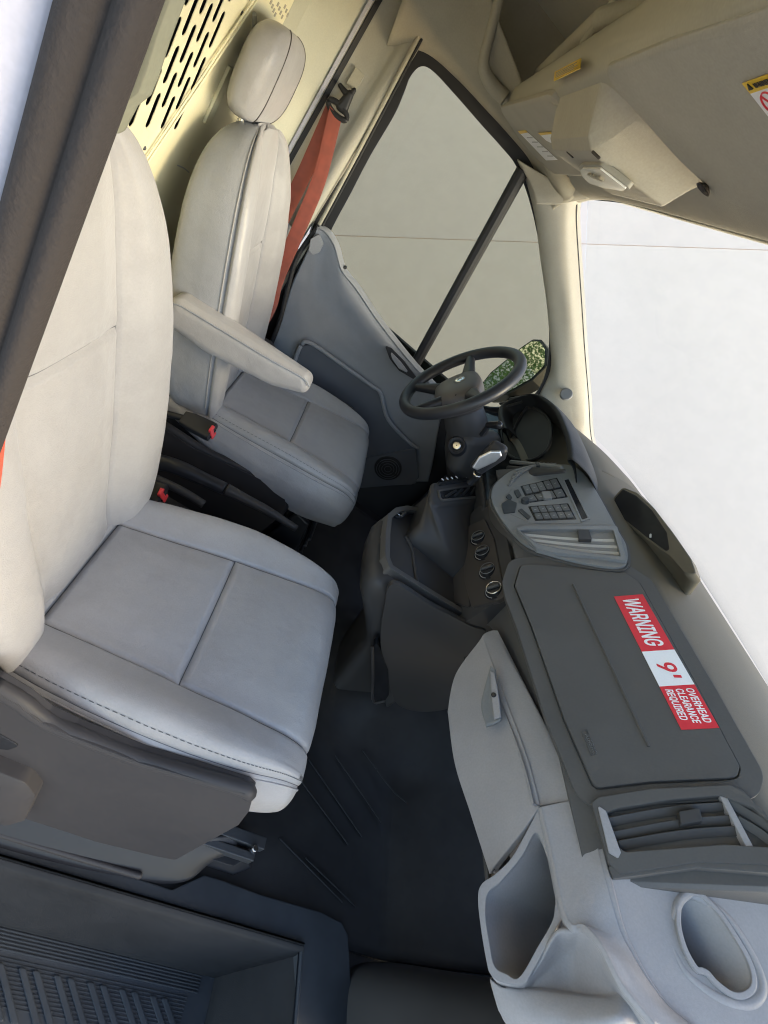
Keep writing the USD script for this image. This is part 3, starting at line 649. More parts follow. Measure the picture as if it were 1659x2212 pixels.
rings = [A([p[:1] + (p[1],) + (min(p[2], 1.43),) for p in r_]) for r_ in rings]
def dens(r, n=10):
    r = A(r); return np.concatenate([r[i] + (r[(i + 1) % len(r)] - r[i]) * np.linspace(0, 1, n, endpoint=False)[:, None] for i in range(len(r))])
part(oc, 'console_body', loft([dens(r_) for r_ in rings]), 'visor', 75)
zb = float(0.5 * (br3[2] + bl3[2]))
n_ = A([0.30, 0, -1.0]); n_ /= np.linalg.norm(n_)
CB = np.cross(fr3 - br3, A([0, 1.0, 0])); CB /= np.linalg.norm(CB); CB = CB if CB[2] < 0 else -CB
cO = A([0.5 * (br3[0] + bl3[0]), 0, zb - 0.003]); CP = (CB, float(CB @ cO) + 0.002)
c1 = A([0, 1.0, 0]); c2 = np.cross(CB, c1)
def lq(px, py): p = at(px, py, pl=CP); return (float((p - cO) @ c1), float((p - cO) @ c2))
lpp = poly([lq(*p) for p in [(1256, 362), (1262, 357), (1300, 357), (1358, 402), (1350, 407), (1310, 401), (1277, 391), (1264, 378)]], 0.003)
part(oc, 'lamp_frame', prism(lpp.buffer(0.004), cO, c1, c2, -0.004, 0.004), 'trim_cream')
part(oc, 'lamp_lens', prism(lpp.buffer(-0.001), cO, c1, c2, 0.003, 0.0065), 'lens')
for k in range(3):
    q = lq(1284 + 9 * k, 371 + 3 * k)
    part(oc, 'lamp_switch', obox(cO, c1, c2, CB, (q[0] - .010, q[0] + .010), (q[1] - .004, q[1] + .004), (0.005, 0.0095)), 'trim_beige')
for p in ((1230, 336), (1285, 338)):
    q = lq(*p); o = cO + c1 * q[0] + c2 * q[1]
    part(oc, 'seam_notch', hull([o + A([-0.005, 0.004, 0]), o + A([0.005, -0.004, 0])], 0.002), 'console_brown')

# yellow caution label on the shelf lip
lb = [at(a, b, x=0.1435) for a, b in [(1199, 157), (1256, 127), (1254, 149), (1197, 176)]]
m_ = shell(A([[lb[0], lb[1]], [lb[3], lb[2]]]), 0.0012)
yl = thing('caution_label', 'small yellow caution label stuck on the overhead shelf lip', 'label')
part(yl, 'label_sheet', m_, 'print_yellow', False)
u_ = (lb[1] - lb[0]); v_ = (lb[3] - lb[0])
for k in range(4):
    p = lb[0] + v_ * (0.22 + 0.17 * k); a_, b_ = p + u_ * 0.10, p + u_ * (0.88 - 0.1 * (k % 2))
    part(yl, 'print_line', tube([a_ + A([-0.0012, 0, -0.0004]), b_ + A([-0.0012, 0, -0.0004])], 0.0009, 5), 'trim_beige')

# ------------------------------------------------------------------ passenger door opening beside the camera
js = thing('door_opening_seal', 'wide dark rubber seal running up the near door opening', 'door seal')
prof = cr([(-0.064, -0.735), (-0.0585, -0.746), (-0.0555, -0.754), (-0.0570, -0.760), (-0.0605, -0.7590), (-0.0628, -0.7562), (-0.0655, -0.7575), (-0.070, -0.7622), (-0.0742, -0.7625), (-0.0768, -0.757), (-0.0775, -0.748)], 90)
def seal_x(z):
    return 0.006 * max(0, z - 1.08) / 0.1 * 0
zz = np.linspace(-0.1, 1.62, 60)
G = A([[(x + seal_x(z), y, z) for x, y in prof] for z in zz])
part(js, 'seal_profile', shell(G, 0.003), 'seal', True)
part(js, 'seal_lip', tube([(-0.0555, -0.7600, z) for z in zz], 0.0016, 6), 'rubber')
jm = thing('door_jamb', 'white painted body pillar beside the rubber door seal', 'pillar')
pj_ = cr([(-0.073, -0.742), (-0.080, -0.754), (-0.088, -0.760), (-0.110, -0.768), (-0.15, -0.785), (-0.20, -0.81), (-0.26, -0.86)], 50)
part(jm, 'painted_pillar', shell(A([[(x, y, z) for x, y in pj_] for z in (-0.3, 0.3, 0.9, 1.7)]), 0.004), 'paint_white', True)
pt = thing('passenger_pillar_trim', 'grey green pillar trim tucked behind the near rubber door seal', 'pillar trim')
tp = [at(a, b, y=-0.735) for a, b in [(300, -40), (382, -40), (367, 0), (340, 75), (314, 160), (298, 200), (270, 222), (240, 280), (200, 300)]]
part(pt, 'trim_panel', prism(poly([(p[0], p[2]) for p in tp], 0.002), (0, -0.735, 0), (1, 0, 0), (0, 0, 1), -0.012, 0.0), 'pillar_grey')
pb = thing('passenger_seat_belt', 'bright red seat belt edge at the near side of the passenger seat', 'seat belt')
e_ = [at(27, 878, y=-0.60), at(18, 950, y=-0.60), at(8, 1040, y=-0.605), at(-6, 1120, y=-0.61)]
part(pb, 'webbing', ribbon(cr([p + A([-0.016, -0.01, 0.0]) for p in ([e_[0] + A([0, 0, 0.25])] + e_)], 24), (1, 0.4, 0), 0.034, 0.0015), 'belt_bright', True)

# ------------------------------------------------------------------ dashboard
db = thing('dashboard', 'charcoal and light grey dashboard with vents, glove box and radio', 'dashboard')
DN = A([-0.72, 0, 0.69]); DN /= np.linalg.norm(DN)
D0 = A([0.752, -0.6, 0.77]); DP = (DN, float(DN @ D0))
E1 = A([0, -1.0, 0]); E2 = A([DN[2], 0, -DN[0]])            # along the dash towards the passenger, and up its slope
DO = A([0.752, 0.0, 0.77])
def dq(px, py, d=0.0):
    p = at(px, py, pl=(DN, DP[1] + d)); return (float((p - DO) @ E1), float((p - DO) @ E2))
def dpoly(pix, r=0.0, d=0.0): return poly([dq(a, b, d) for a, b in pix], r)
def dsm(pix, d=0.0): return smooth([dq(a, b, d) for a, b in pix])
def dprism(p, d0, d1): return prism(p, DO, E1, E2, d0, d1)     # E1 x E2 points out of the dash towards the cab
assert np.cross(E1, E2) @ DN > 0.99
# main upper moulding: slope, rolled top and shelf to the glass
def dsec(y):
    k = 0.02 * max(0, abs(y) - 0.55) / 0.3
    return [(0.86, 0.66), (0.80, 0.72), (0.752, 0.757), (0.752, 0.768), (0.80, 0.818), (0.86, 0.880), (0.905, 0.926), (0.935, 0.950), (0.975, 0.970 - k), (1.06, 0.988 - k), (1.16, 0.994 - k), (1.25, 0.982 - k), (1.275, 0.93), (1.17, 0.70)]
ysd = [-0.745, -0.740, -0.70, -0.4, -0.1, 0.1, 0.22, 0.30]
rings = [[(x - 0.006, y, z - 0.006 if y > -0.744 else z - 0.012) for x, z in cr(dsec(y), 110, True)] for y in ysd]
rings = A([list(r_) for r_ in rings]); ks = 50
part(db, 'dash_face', cat(gmesh(rings[:, :ks + 1]), trimesh.Trimesh(np.vstack([rings[0], rings[0].mean(0)[None]]), [[j, (j + 1) % 110, 110] for j in range(110)], process=False)), 'dash_dark', 30)
part(db, 'dash_top', gmesh(np.concatenate([rings[:, ks:], rings[:, :1]], 1)), 'dash_top', 30)
# driver side of the dash top sinks towards the pillar
dsl = surf([[(0.84, y, 0.80 - c), (0.90, y, 0.90 - c), (0.97, y, 0.962 - c), (1.08, y, 0.978 - c), (1.22, y, 0.972 - c)] for y, c in ((0.285, 0.004), (0.4, 0.006), (0.52, 0.014), (0.62, 0.03), (0.70, 0.045), (0.75, 0.06))], 40, 40)
part(db, 'driver_dash_top', shell(dsl, -0.006), 'dash_top', True)
ft = surf([[(0.745, y, 0.70), (0.78, y, 0.62), (0.84, y, 0.50), (0.98, y, 0.42)] for y in (0.17, 0.3, 0.5, 0.7, 0.86)], 24, 24)
part(db, 'driver_lower_dash', shell(ft, 0.012), 'console_dark', True)
part(db, 'driver_dash_face', shell(surf([[(0.745, y, 0.70), (0.85, y, 0.75), (0.89, y, 0.80), (0.90, y, 0.86)] for y in (0.17, 0.3, 0.5, 0.7, 0.86)], 20, 20), 0.008), 'gloss_black', True)

# airbag cover panel, slightly proud, with its pressed groove and small raised mark
ab = dpoly([(1112, 1268), (1125, 1225), (1160, 1222), (1250, 1232), (1352, 1243), (1380, 1262), (1500, 1478), (1596, 1660), (1590, 1680), (1566, 1684), (1400, 1692), (1284, 1706), (1250, 1628), (1219, 1558), (1147, 1352)], 0.010)
part(db, 'airbag_surround', dprism(ab.buffer(0.030, join_style=2).difference(ab.buffer(0.0022)).intersection(Polygon([(-0.1, -0.06), (0.66, -0.06), (0.66, 0.30), (-0.1, 0.30)])), -0.012, 0.002), 'dash_dark')
ap_ = part(db, 'airbag_cover', dprism(ab, -0.012, 0.0055), 'dash_dark')
g0, g1 = A(dq(1237, 1266)), A(dq(1400, 1617))
gp = [DO + E1 * (g0 + (g1 - g0) * t)[0] + E2 * (g0 + (g1 - g0) * t)[1] + DN * 0.0055 for t in np.linspace(0, 1, 8)]
part(ap_, 'crease', tube(gp, 0.0028, 8), 'dash_dark')
q = dpoly([(1254, 1582), (1268, 1580), (1287, 1632), (1276, 1638)], 0.002)
part(ap_, 'raised_mark', dprism(q.difference(q.buffer(-0.0016)), 0.0055, 0.0068), 'dash_dark')
ta, tb = A(dq(1262, 1586)), A(dq(1283, 1634)); te = (tb - ta) / np.linalg.norm(tb - ta)
tx = meshkit.text_mesh('AIRBAG', 0.0065, 0.0007)
e1w = E1 * te[0] + E2 * te[1]; e2w = np.cross(DN, e1w)
put_text(ap_, tx, DO + E1 * ta[0] + E2 * ta[1] + DN * 0.0055 - e2w * 0.001 + e1w * 0.003, e1w, e2w, 'pod_grey')

# centre pod with radio
pod = dsm([(1062, 1088), (1064, 1062), (1082, 1040), (1110, 1022), (1150, 1012), (1195, 1010), (1240, 1016), (1275, 1050), (1330, 1148), (1352, 1192), (1342, 1232), (1250, 1222), (1150, 1192), (1108, 1160), (1078, 1122)])
part(db, 'pod_bezel', dprism(pod, -0.05, 0.012), 'pod_grey')
part(db, 'pod_edge', dprism(pod.buffer(0.007).difference(pod.buffer(0.0008)), -0.05, 0.006), 'dash_dark')
rad = thing('radio', 'built in radio with grey button rows and a slot at top', 'radio')
H = 0.012
def rbx(parent, pix, name, mat, h0=H - 0.002, h1=H + 0.0035, r=0.0025, label=None):
    return part(parent, name, dprism(dpoly(pix, r), h0, h1), mat, label=label)
part(rad, 'face_plate', dprism(dpoly([(1090, 1090), (1105, 1062), (1150, 1045), (1200, 1036), (1212, 1040), (1258, 1132), (1250, 1140), (1145, 1138), (1100, 1118)], 0.01), H - 0.004, H + 0.0008), 'pod_grey')
def lerp4(c, u, v):
    c = A(c, float); return tuple((c[0] * (1 - u) + c[1] * u) * (1 - v) + (c[3] * (1 - u) + c[2] * u) * v)
def grid_btn(c, nu, nv, gap=0.07):
    rbx(rad, [lerp4(c, -.04, -.06), lerp4(c, 1.04, -.06), lerp4(c, 1.04, 1.06), lerp4(c, -.04, 1.06)], 'key_bed', 'gloss_black', H - 0.002, H + 0.0012)
    for i in range(nu):
        for j in range(nv):
            u0, u1, v0, v1 = (i + gap) / nu, (i + 1 - gap) / nu, (j + gap) / nv, (j + 1 - gap) / nv
            b = rbx(rad, [lerp4(c, u0, v0), lerp4(c, u1, v0), lerp4(c, u1, v1), lerp4(c, u0, v1)], 'button', 'button_grey')
            um, vm = (u0 + u1) / 2, (v0 + v1) / 2
            a1, a2 = A(dq(*lerp4(c, um - 0.12 / nu, vm))), A(dq(*lerp4(c, um + 0.12 / nu, vm)))
            P1, P2 = (DO + E1 * w[0] + E2 * w[1] + DN * (H + 0.0036) for w in (a1, a2))
            part(b, 'legend', tube([P1, P2], 0.0008, 4), 'print_grey')
grid_btn([(1127, 1059), (1200, 1042), (1211, 1062), (1136, 1078)], 5, 1)
grid_btn([(1133, 1082), (1212, 1064), (1222, 1082), (1142, 1094)], 4, 1)
grid_btn([(1144, 1104), (1224, 1098), (1240, 1129), (1158, 1132)], 5, 2)
for pix in ([(1110, 1070), (1119, 1066), (1126, 1079), (1117, 1086)], [(1118, 1112), (1126, 1108), (1146, 1126), (1140, 1132)], [(1083, 1098), (1098, 1088), (1116, 1096), (1112, 1116), (1088, 1118)], [(1092, 1082), (1100, 1076), (1106, 1084), (1100, 1090)]):
    rbx(rad, pix, 'button', 'button_dark')
kq = dq(1134, 1093); ko = DO + E1 * kq[0] + E2 * kq[1] + DN * H
part(rad, 'volume_knob', lathe([(0.0, 0.013), (0.009, 0.013), (0.0105, 0.011), (0.0115, 0.0)], ko, DN, 28), 'button_dark')
kq = dq(1180, 1081); ko = DO + E1 * kq[0] + E2 * kq[1] + DN * H
part(rad, 'navigation_button', dprism(affinity.translate(sbox(-0.014, -0.008, 0.014, 0.008), *kq).buffer(0.003), H, H + 0.007), 'pod_grey')
rbx(rad, [(1218, 1046), (1227, 1043), (1268, 1128), (1256, 1132)], 'disc_slot', 'gloss_black', H - 0.002, H + 0.0012, 0.002)
sl = dpoly([(1214, 1046), (1227, 1038), (1274, 1130), (1254, 1137)], 0.002)
part(rad, 'slot_frame', dprism(sl.difference(dpoly([(1218, 1046), (1227, 1043), (1268, 1128), (1256, 1132)], 0.002)), H - 0.002, H + 0.0022), 'pod_grey')

# air vents
def vent(name_, outer, inner, slats, tab, mat_frame, hh, divider=None, bow=0.0, mat='vent_slat'):
    po, pi = dpoly(outer, 0.006), dpoly(inner, 0.004)
    fr = part(db, name_, dprism(po.difference(pi), hh - 0.012, hh + 0.006), mat_frame)
    part(fr, 'vent_cavity', dprism(pi.buffer(0.002), hh - 0.014, hh - 0.0125), 'gloss_black')
    for a_, b_ in slats:
        A_, B_ = A(dq(*a_)), A(dq(*b_)); mid = (A_ + B_) / 2; nrm = A([-(B_ - A_)[1], (B_ - A_)[0]]); nrm /= np.linalg.norm(nrm)
        pts = cr([A_, A_ * 0.6 + B_ * 0.4 + nrm * bow, A_ * 0.3 + B_ * 0.7 + nrm * bow, B_], 14)
        W = [DO + E1 * w[0] + E2 * w[1] + DN * (hh - 0.003) for w in pts]
        nw = E1 * nrm[0] + E2 * nrm[1]
        part(fr, 'vent_slat', ribbon(W, DN * 0.62 + nw * 0.78, 0.012, 0.0016), mat)
    if tab:
        part(fr, 'vent_tab', dprism(dpoly(tab, 0.002), hh - 0.006, hh + 0.008), 'console_dark')
    if divider:
        A_, B_ = A(dq(*divider[0])), A(dq(*divider[1]))
        part(fr, 'vent_divider', dprism(LineString([A_, B_]).buffer(0.0045, cap_style=2).intersection(pi), hh - 0.010, hh + 0.004), 'dash_light')
    return fr
vent('centre_vent', [(1112, 1152), (1140, 1148), (1330, 1150), (1352, 1226), (1300, 1218), (1200, 1208), (1158, 1198)], [(1120, 1158), (1145, 1156), (1322, 1158), (1338, 1216), (1290, 1211), (1205, 1198), (1160, 1188)],
     [((1132, 1165), (1325, 1178)), ((1145, 1176), (1332, 1192)), ((1158, 1186), (1337, 1206))], [(1246, 1159), (1270, 1159), (1276, 1180), (1248, 1179)], 'pod_grey', 0.014, bow=-0.004)
vent('side_vent', [(1276, 1742), (1290, 1730), (1400, 1712), (1572, 1704), (1600, 1716), (1760, 1880), (1500, 1870), (1338, 1896), (1312, 1872)], [(1309, 1762), (1330, 1754), (1440, 1736), (1553, 1726), (1620, 1752), (1720, 1842), (1560, 1832), (1348, 1848), (1334, 1838)],
     [((1312, 1778), (1562, 1744)), ((1324, 1808), (1580, 1772)), ((1336, 1828), (1594, 1796)), ((1570, 1734), (1700, 1822)), ((1590, 1772), (1680, 1836))], [(1462, 1762), (1506, 1755), (1512, 1782), (1466, 1790)], 'dash_dark', 0.006, ((1550, 1712), (1622, 1850)), 0.003, 'vent_dark')
part(db, 'vent_side_liner', dprism(dpoly([(1288, 1748), (1306, 1760), (1338, 1850), (1332, 1862), (1312, 1850)], 0.002), 0.006, 0.0135), 'dash_light')
part(db, 'vent_lower_ledge', dprism(dpoly([(1312, 1878), (1480, 1848), (1659, 1842), (1760, 1850), (1760, 1900), (1500, 1880), (1322, 1904)], 0.002), -0.012, 0.011), 'dash_dark')

# tray at the far end of the pod: small driver-side vent louvres seen edge on
for k in range(5):
    p0, p1 = A([1098 + 4 * k, 1058 - 7 * k]), A([1168 + 8 * k, 1008 + 2 * k])
    a_, b_ = A(dq(*p0)), A(dq(*p1))
    pts = cr([a_, (a_ + b_) / 2 + A([-0.01, -0.004]), b_], 10)
    part(db, 'louvre', tube([DO + E1 * w[0] + E2 * w[1] + DN * (0.014 + 0.002 * k) for w in pts], 0.0032, 6), 'pod_grey', True)
q = dq(1160, 1018); part(db, 'louvre_tab', obox(DO + E1 * q[0] + E2 * q[1] + DN * 0.02, E1, E2, DN, (-0.010, 0.010), (-0.005, 0.005), (-0.004, 0.006)), 'button_dark')

# upright hood of the tray on top of the dash
def up(p, x): return at(*p, x=x)
hood = [[(0.955, 0.225, 0.955), (0.965, 0.205, 1.012), (0.99, 0.19, 1.018), (1.06, 0.18, 1.0)], [(0.955, 0.15, 0.958), (0.965, 0.14, 1.030), (0.99, 0.13, 1.036), (1.07, 0.12, 1.02)],
        [(0.955, 0.03, 0.958), (0.968, 0.03, 1.026), (0.99, 0.03, 1.032), (1.07, 0.03, 1.016)], [(0.957, -0.06, 0.958), (0.975, -0.065, 1.005), (0.995, -0.07, 1.010), (1.06, -0.07, 0.995)], [(0.962, -0.125, 0.958), (0.985, -0.13, 0.968), (1.0, -0.135, 0.970), (1.05, -0.14, 0.966)]]
hp = [up(p, xx) for p, xx in [((1318, 1100), 0.955), ((1328, 1072), 0.97), ((1345, 1052), 0.985), ((1375, 1064), 0.99), ((1412, 1098), 0.99), ((1452, 1150), 0.985), ((1490, 1205), 0.985), ((1503, 1240), 0.98)]]
XH = 0.957
hpo = [up(p, XH) for p in [(1310, 1106), (1326, 1072), (1345, 1051), (1375, 1063), (1412, 1097), (1452, 1149), (1490, 1204), (1504, 1242), (1478, 1240), (1447, 1204), (1400, 1170), (1330, 1112)]]
hpl = poly([(-p[1], p[2]) for p in hpo], 0.006)
h0, h1_, h2_ = ring2d(hpl, 80), ring2d(hpl.buffer(-0.003), 80), ring2d(affinity.translate(affinity.scale(hpl, 0.9, 0.75), 0.0, -0.012), 80)
part(db, 'tray_hood', loft([[(XH, -u, v) for u, v in h1_], [(XH + 0.004, -u, v) for u, v in h0], [(XH + 0.03, -u, v - 0.004) for u, v in h0], [(XH + 0.075, -u, v - 0.02) for u, v in h2_]]), 'dash_top', 40)
tl_ = [up(p, XH - 0.001) for p in [(1318, 1100), (1330, 1075), (1346, 1057), (1375, 1071), (1408, 1102), (1440, 1150), (1447, 1196), (1400, 1162), (1330, 1107)]]
part(db, 'tray_opening', prism(poly([(-p[1], p[2]) for p in tl_], 0.005), (XH, 0, 0), (0, -1, 0), (0, 0, 1), -0.002, 0.0015), 'gloss_black')
o = up((1405, 1160), 0.950)
part(db, 'tray_clip', hull([o, o + A([0, 0.006, 0.003])], 0.0025), 'print_grey')

# instrument cluster: deep hood ring with dark glass and small vent beside it
ch = [at(a, b, x=0.80) for a, b in [(1087, 930), (1078, 900), (1085, 878), (1120, 862), (1150, 856), (1175, 868), (1198, 892), (1215, 930), (1224, 965), (1226, 996)]]
hood_rows = [[p + A([0.075, 0, -0.03]) for p in ch], [p + A([0.03, 0, -0.006]) for p in ch], ch, [p + A([-0.008, -0.012, 0.010]) for p in ch], [p + A([0.0, -0.022, 0.018]) for p in ch], [p + A([0.06, -0.03, 0.016]) for p in ch], [p + A([0.14, -0.03, -0.01]) for p in ch]]
part(db, 'cluster_hood', shell(surf(hood_rows, 40, 60), 0.003), 'seal_black', True)
cg = [at(a, b, x=0.85) for a, b in [(1090, 965), (1087, 925), (1110, 890), (1140, 880), (1170, 890), (1190, 915), (1192, 945), (1182, 975), (1150, 995), (1110, 990)]]
part(db, 'cluster_glass', prism(poly([(-p[1], p[2]) for p in cg], 0.01), (0.85, 0, 0), (0, -1, 0), (0, 0, 1), -0.004, 0.004), 'seal_black')
part(db, 'cluster_ring', tube([p + A([-0.004, 0, 0]) for p in cg], 0.005, 8, True, samples=80), 'seal_black', True)
cv_ = [at(a, b, x=0.835) for a, b in [(1100, 950), (1118, 905), (1145, 868), (1160, 862), (1172, 872)]]
part(db, 'cluster_visor', shell(surf([cv_, [p + A([0.045, -0.004, -0.012]) for p in cv_]], 8, 24), 0.004), 'black_plastic', True)
for k, (a_, b_) in enumerate((((1102, 862), (1150, 853)), ((1080, 872), (1110, 866)), ((1085, 880), (1128, 868)))):
    part(db, 'louvre', tube([at(*a_, x=0.80), at(*b_, x=0.81)], 0.005, 6), 'console_dark')
part(db, 'switch_strip', hull([at(1105, 998, x=0.80), at(1212, 1010, x=0.82)], 0.007), 'pod_grey')
part(db, 'dash_ledge', hull([at(1098, 1010, x=0.79), at(1218, 1018, x=0.81), at(1098, 1030, x=0.79)], 0.006), 'console_dark')

# light grey lower passenger side: glove box door
def at_rows(rows): return [[at(a, b, x=x) for a, b, x in r] for r in rows]
gbx = at_rows([
    [(968, 1530, .695), (985, 1640, .695), (1020, 1750, .695), (1062, 1880, .695)],
    [(985, 1455, .705), (1030, 1570, .705), (1075, 1680, .705), (1125, 1800, .705)],
    [(1035, 1385, .718), (1085, 1510, .720), (1135, 1640, .722), (1165, 1744, .722)],
    [(1045, 1370, .724), (1092, 1500, .727), (1140, 1632, .728), (1169, 1740, .728)],
    [(1062, 1362, .74), (1128, 1480, .748), (1198, 1618, .755), (1255, 1726, .76)],
    [(1075, 1362, .75), (1134, 1478, .757), (1203, 1615, .765), (1260, 1723, .768)]])
gbx = [[p + A([0.05, 0.0, -0.004]) for p in gbx[0]], [p + A([0.012, 0.0, -0.006]) for p in gbx[0]]] + gbx
gb = part(db, 'glove_box_door', shell(surf(gbx, 80, 60), 0.010), 'dash_light', 50)
# glove box latch: pale recess with lock
GP = (A([-0.93, 0.02, -0.36]), 0.0)
gA = at(1045, 1500, x=0.705)
lt = [at(a, b, x=0.703) for a, b in [(1058, 1440), (1068, 1450), (1085, 1545), (1078, 1562), (1050, 1575), (1040, 1530)]]
lt = shell(surf([[at(1060, 1440, x=.700), at(1046, 1490, x=.694), at(1040, 1530, x=.690), at(1050, 1572, x=.688)], [at(1067, 1446, x=.704), at(1060, 1495, x=.702), at(1062, 1535, x=.700), at(1068, 1566, x=.698)], [at(1070, 1450, x=.706), at(1078, 1500, x=.706), at(1084, 1545, x=.704), at(1082, 1558, x=.702)]], 12, 20), -0.004)
la = part(gb, 'latch_recess', lt, 'pod_grey', True)
part(la, 'latch_handle', shell(surf([[at(1060, 1452, x=.697), at(1062, 1500, x=.694), at(1068, 1555, x=.692)], [at(1069, 1455, x=.700), at(1078, 1505, x=.700), at(1083, 1550, x=.698)]], 8, 16), -0.003), 'dash_light', True)
part(la, 'key_lock', lathe([(0.0, 0.004), (0.0042, 0.004), (0.005, 0.0)], at(1067, 1502, x=.694), (-0.85, -0.1, 0.3), 18), 'gloss_black')

# open bin right of the glove box
BN = A([-0.80, 0.0, 0.60]); BN /= np.linalg.norm(BN)
b_ref = at(1165, 1790, x=0.722); b2 = at(1050, 1960, x=0.672)
bn = np.cross(b2 - b_ref, at(1195, 1960, x=0.722) - b_ref); bn /= np.linalg.norm(bn); bn = bn if bn[0] < 0 else -bn
BP = (bn, float(bn @ b_ref)); f1 = A([0, -1.0, 0]) - bn * (A([0, -1.0, 0]) @ bn); f1 /= np.linalg.norm(f1); f2 = np.cross(bn, f1)
def bq(px, py): p = at(px, py, pl=BP); return (float((p - b_ref) @ f1), float((p - b_ref) @ f2))
opn = smooth([bq(*p) for p in [(1157, 1800), (1128, 1850), (1082, 1905), (1055, 1930), (1049, 1975), (1058, 2040), (1069, 2088), (1094, 2105), (1122, 2112), (1160, 2050), (1198, 1976), (1194, 1900), (1178, 1840)]])
outr = smooth([bq(*p) for p in [(1166, 1752), (1150, 1775), (1110, 1848), (1072, 1888), (1042, 1910), (1033, 1940), (1040, 2010), (1052, 2080), (1060, 2105), (1082, 2122), (1128, 2128), (1150, 2100), (1212, 1985), (1214, 1955), (1192, 1850)]])
part(db, 'bin_rim', prism(outr.difference(opn), b_ref, f1, f2, -0.020, 0.002), 'dash_light')
cavr = [ring2d(opn.buffer(0.0015), 60), ring2d(affinity.scale(opn, 0.86, 0.86), 60)]
dv_ = A([0.16, 0.0, -0.02])
part(db, 'bin_liner', loft([[b_ref + f1 * x + f2 * y for x, y in cavr[0]], [b_ref + dv_ * 0.5 + f1 * x + f2 * y for x, y in (cavr[0] + cavr[1]) / 2], [b_ref + dv_ + f1 * x + f2 * y for x, y in cavr[1]], [b_ref + dv_ * 1.02 + f1 * x * .5 + f2 * y * .5 for x, y in cavr[1]]], cap=False), 'dash_light', True)
part(db, 'bin_floor', prism(opn, b_ref + dv_ * 1.0, f1, f2, -0.01, 0.0), 'dash_light', False)
sh_ = [at(a, b, x=.79) for a, b in [(1075, 2012), (1090, 2004), (1160, 2004), (1150, 2040), (1110, 2108), (1085, 2090)]]

# cup-holder shelf at the passenger end
s0 = at(1315, 1900, x=0.752)
SN = A([-0.50, -0.12, 0.86]); SN /= np.linalg.norm(SN); SP = (SN, float(SN @ s0))
h1 = A([0, -1.0, 0]) - SN * (A([0, -1.0, 0]) @ SN); h1 /= np.linalg.norm(h1); h2 = np.cross(SN, h1)
def sq(px, py, d=0): p = at(px, py, pl=(SN, SP[1] + d)); return (float((p - s0) @ h1), float((p - s0) @ h2))
shp = poly([sq(*p) for p in [(1312, 1902), (1322, 1935), (1340, 1995), (1368, 2060), (1405, 2125), (1450, 2180), (1510, 2225), (1640, 2280), (1800, 2300), (1900, 2100), (1850, 1880), (1700, 1858), (1659, 1855), (1480, 1870)]], 0.004)
hole = smooth([sq(*p) for p in [(1472, 1955), (1490, 1938), (1512, 1940), (1548, 1975), (1585, 2030), (1612, 2080), (1620, 2120), (1606, 2140), (1580, 2142), (1548, 2120), (1528, 2098), (1514, 2090), (1502, 2086), (1482, 2050), (1470, 2010), (1468, 1980)]])
part(db, 'cup_shelf', prism(shp.difference(hole.buffer(0.006)), s0, h1, h2, -0.016, 0.0), 'dash_light')
part(db, 'cup_rim', prism(hole.buffer(0.0062).difference(hole), s0, h1, h2, -0.020, 0.0035), 'dash_light')
r1, r2 = ring2d(hole.buffer(0.001), 60), ring2d(affinity.scale(hole, 0.80, 0.80), 60)
part(db, 'cup_well', loft([[s0 + h1 * x + h2 * y + SN * 0.001 for x, y in r1], [s0 + h1 * x + h2 * y - A([0, 0, 0.095]) for x, y in r2], [s0 + h1 * x * .98 + h2 * y * .98 - A([0, 0, 0.096]) for x, y in r2]], cap=False), 'dash_light', True)
part(db, 'cup_base', prism(Polygon(r2), s0 - A([0, 0, 0.098]), h1, h2, -0.006, 0.004), 'dash_light', False)
# soft raised ridges round the cup hole
def ridge(pix, r, name='moulded_ridge', d=0.0):
    pts = [at(a, b, pl=(SN, SP[1] + d)) for a, b in pix]
    part(db, name, tube(pts, r, 8, samples=50), 'dash_light', True)
ridge([(1395, 1906), (1450, 1898), (1530, 1892), (1620, 1900), (1700, 1925)], [0.002, 0.006, 0.007, 0.006], d=-0.003)
ridge([(1395, 1908), (1440, 1925), (1500, 1935), (1560, 1975), (1610, 2045), (1640, 2110), (1640, 2150), (1610, 2170), (1560, 2160), (1510, 2130), (1470, 2090), (1440, 2020), (1418, 1960), (1398, 1912)], [0.002, 0.005, 0.007, 0.007, 0.007, 0.007, 0.006, 0.004, 0.002], d=-0.0045)
ridge([(1458, 1990), (1456, 1975), (1468, 1945), (1490, 1930), (1515, 1935)], [0.003, 0.006, 0.006, 0.003], d=-0.002)

# end band that runs from the glove box edge round the shelf, and the scooped panel under it
band = [[(1262, 1727, .768), (1290, 1812, .764), (1314, 1902, .752), (1338, 1996, None), (1366, 2062, None), (1403, 2128, None), (1448, 2184, None), (1508, 2230, None)],
        [(1168, 1746, .724), (1192, 1850, .722), (1216, 1962, .716), (1236, 2004, .714), (1262, 2006, .716), (1300, 2048, .722), (1342, 2128, .735), (1410, 2212, .76)]]
def sp_(a, b, x): return at(a, b, x=x) if x else at(a, b, pl=SP)
r0 = A([sp_(*p) for p in band[0]]); r9 = A([sp_(*p) for p in band[1]])
mid1 = r0 * 0.94 + r9 * 0.06 + A([0, 0, 0.0]); mid2 = r0 * 0.06 + r9 * 0.94 + A([0, 0, 0.001])
part(db, 'end_band', shell(surf([r0 + A([0.012, 0, -0.004]), r0, mid1, r0 * .5 + r9 * .5 + A([0, 0, 0.003]), mid2, r9, r9 + A([0.012, 0.004, -0.012])], 40, 70), 0.004), 'dash_light', 50)
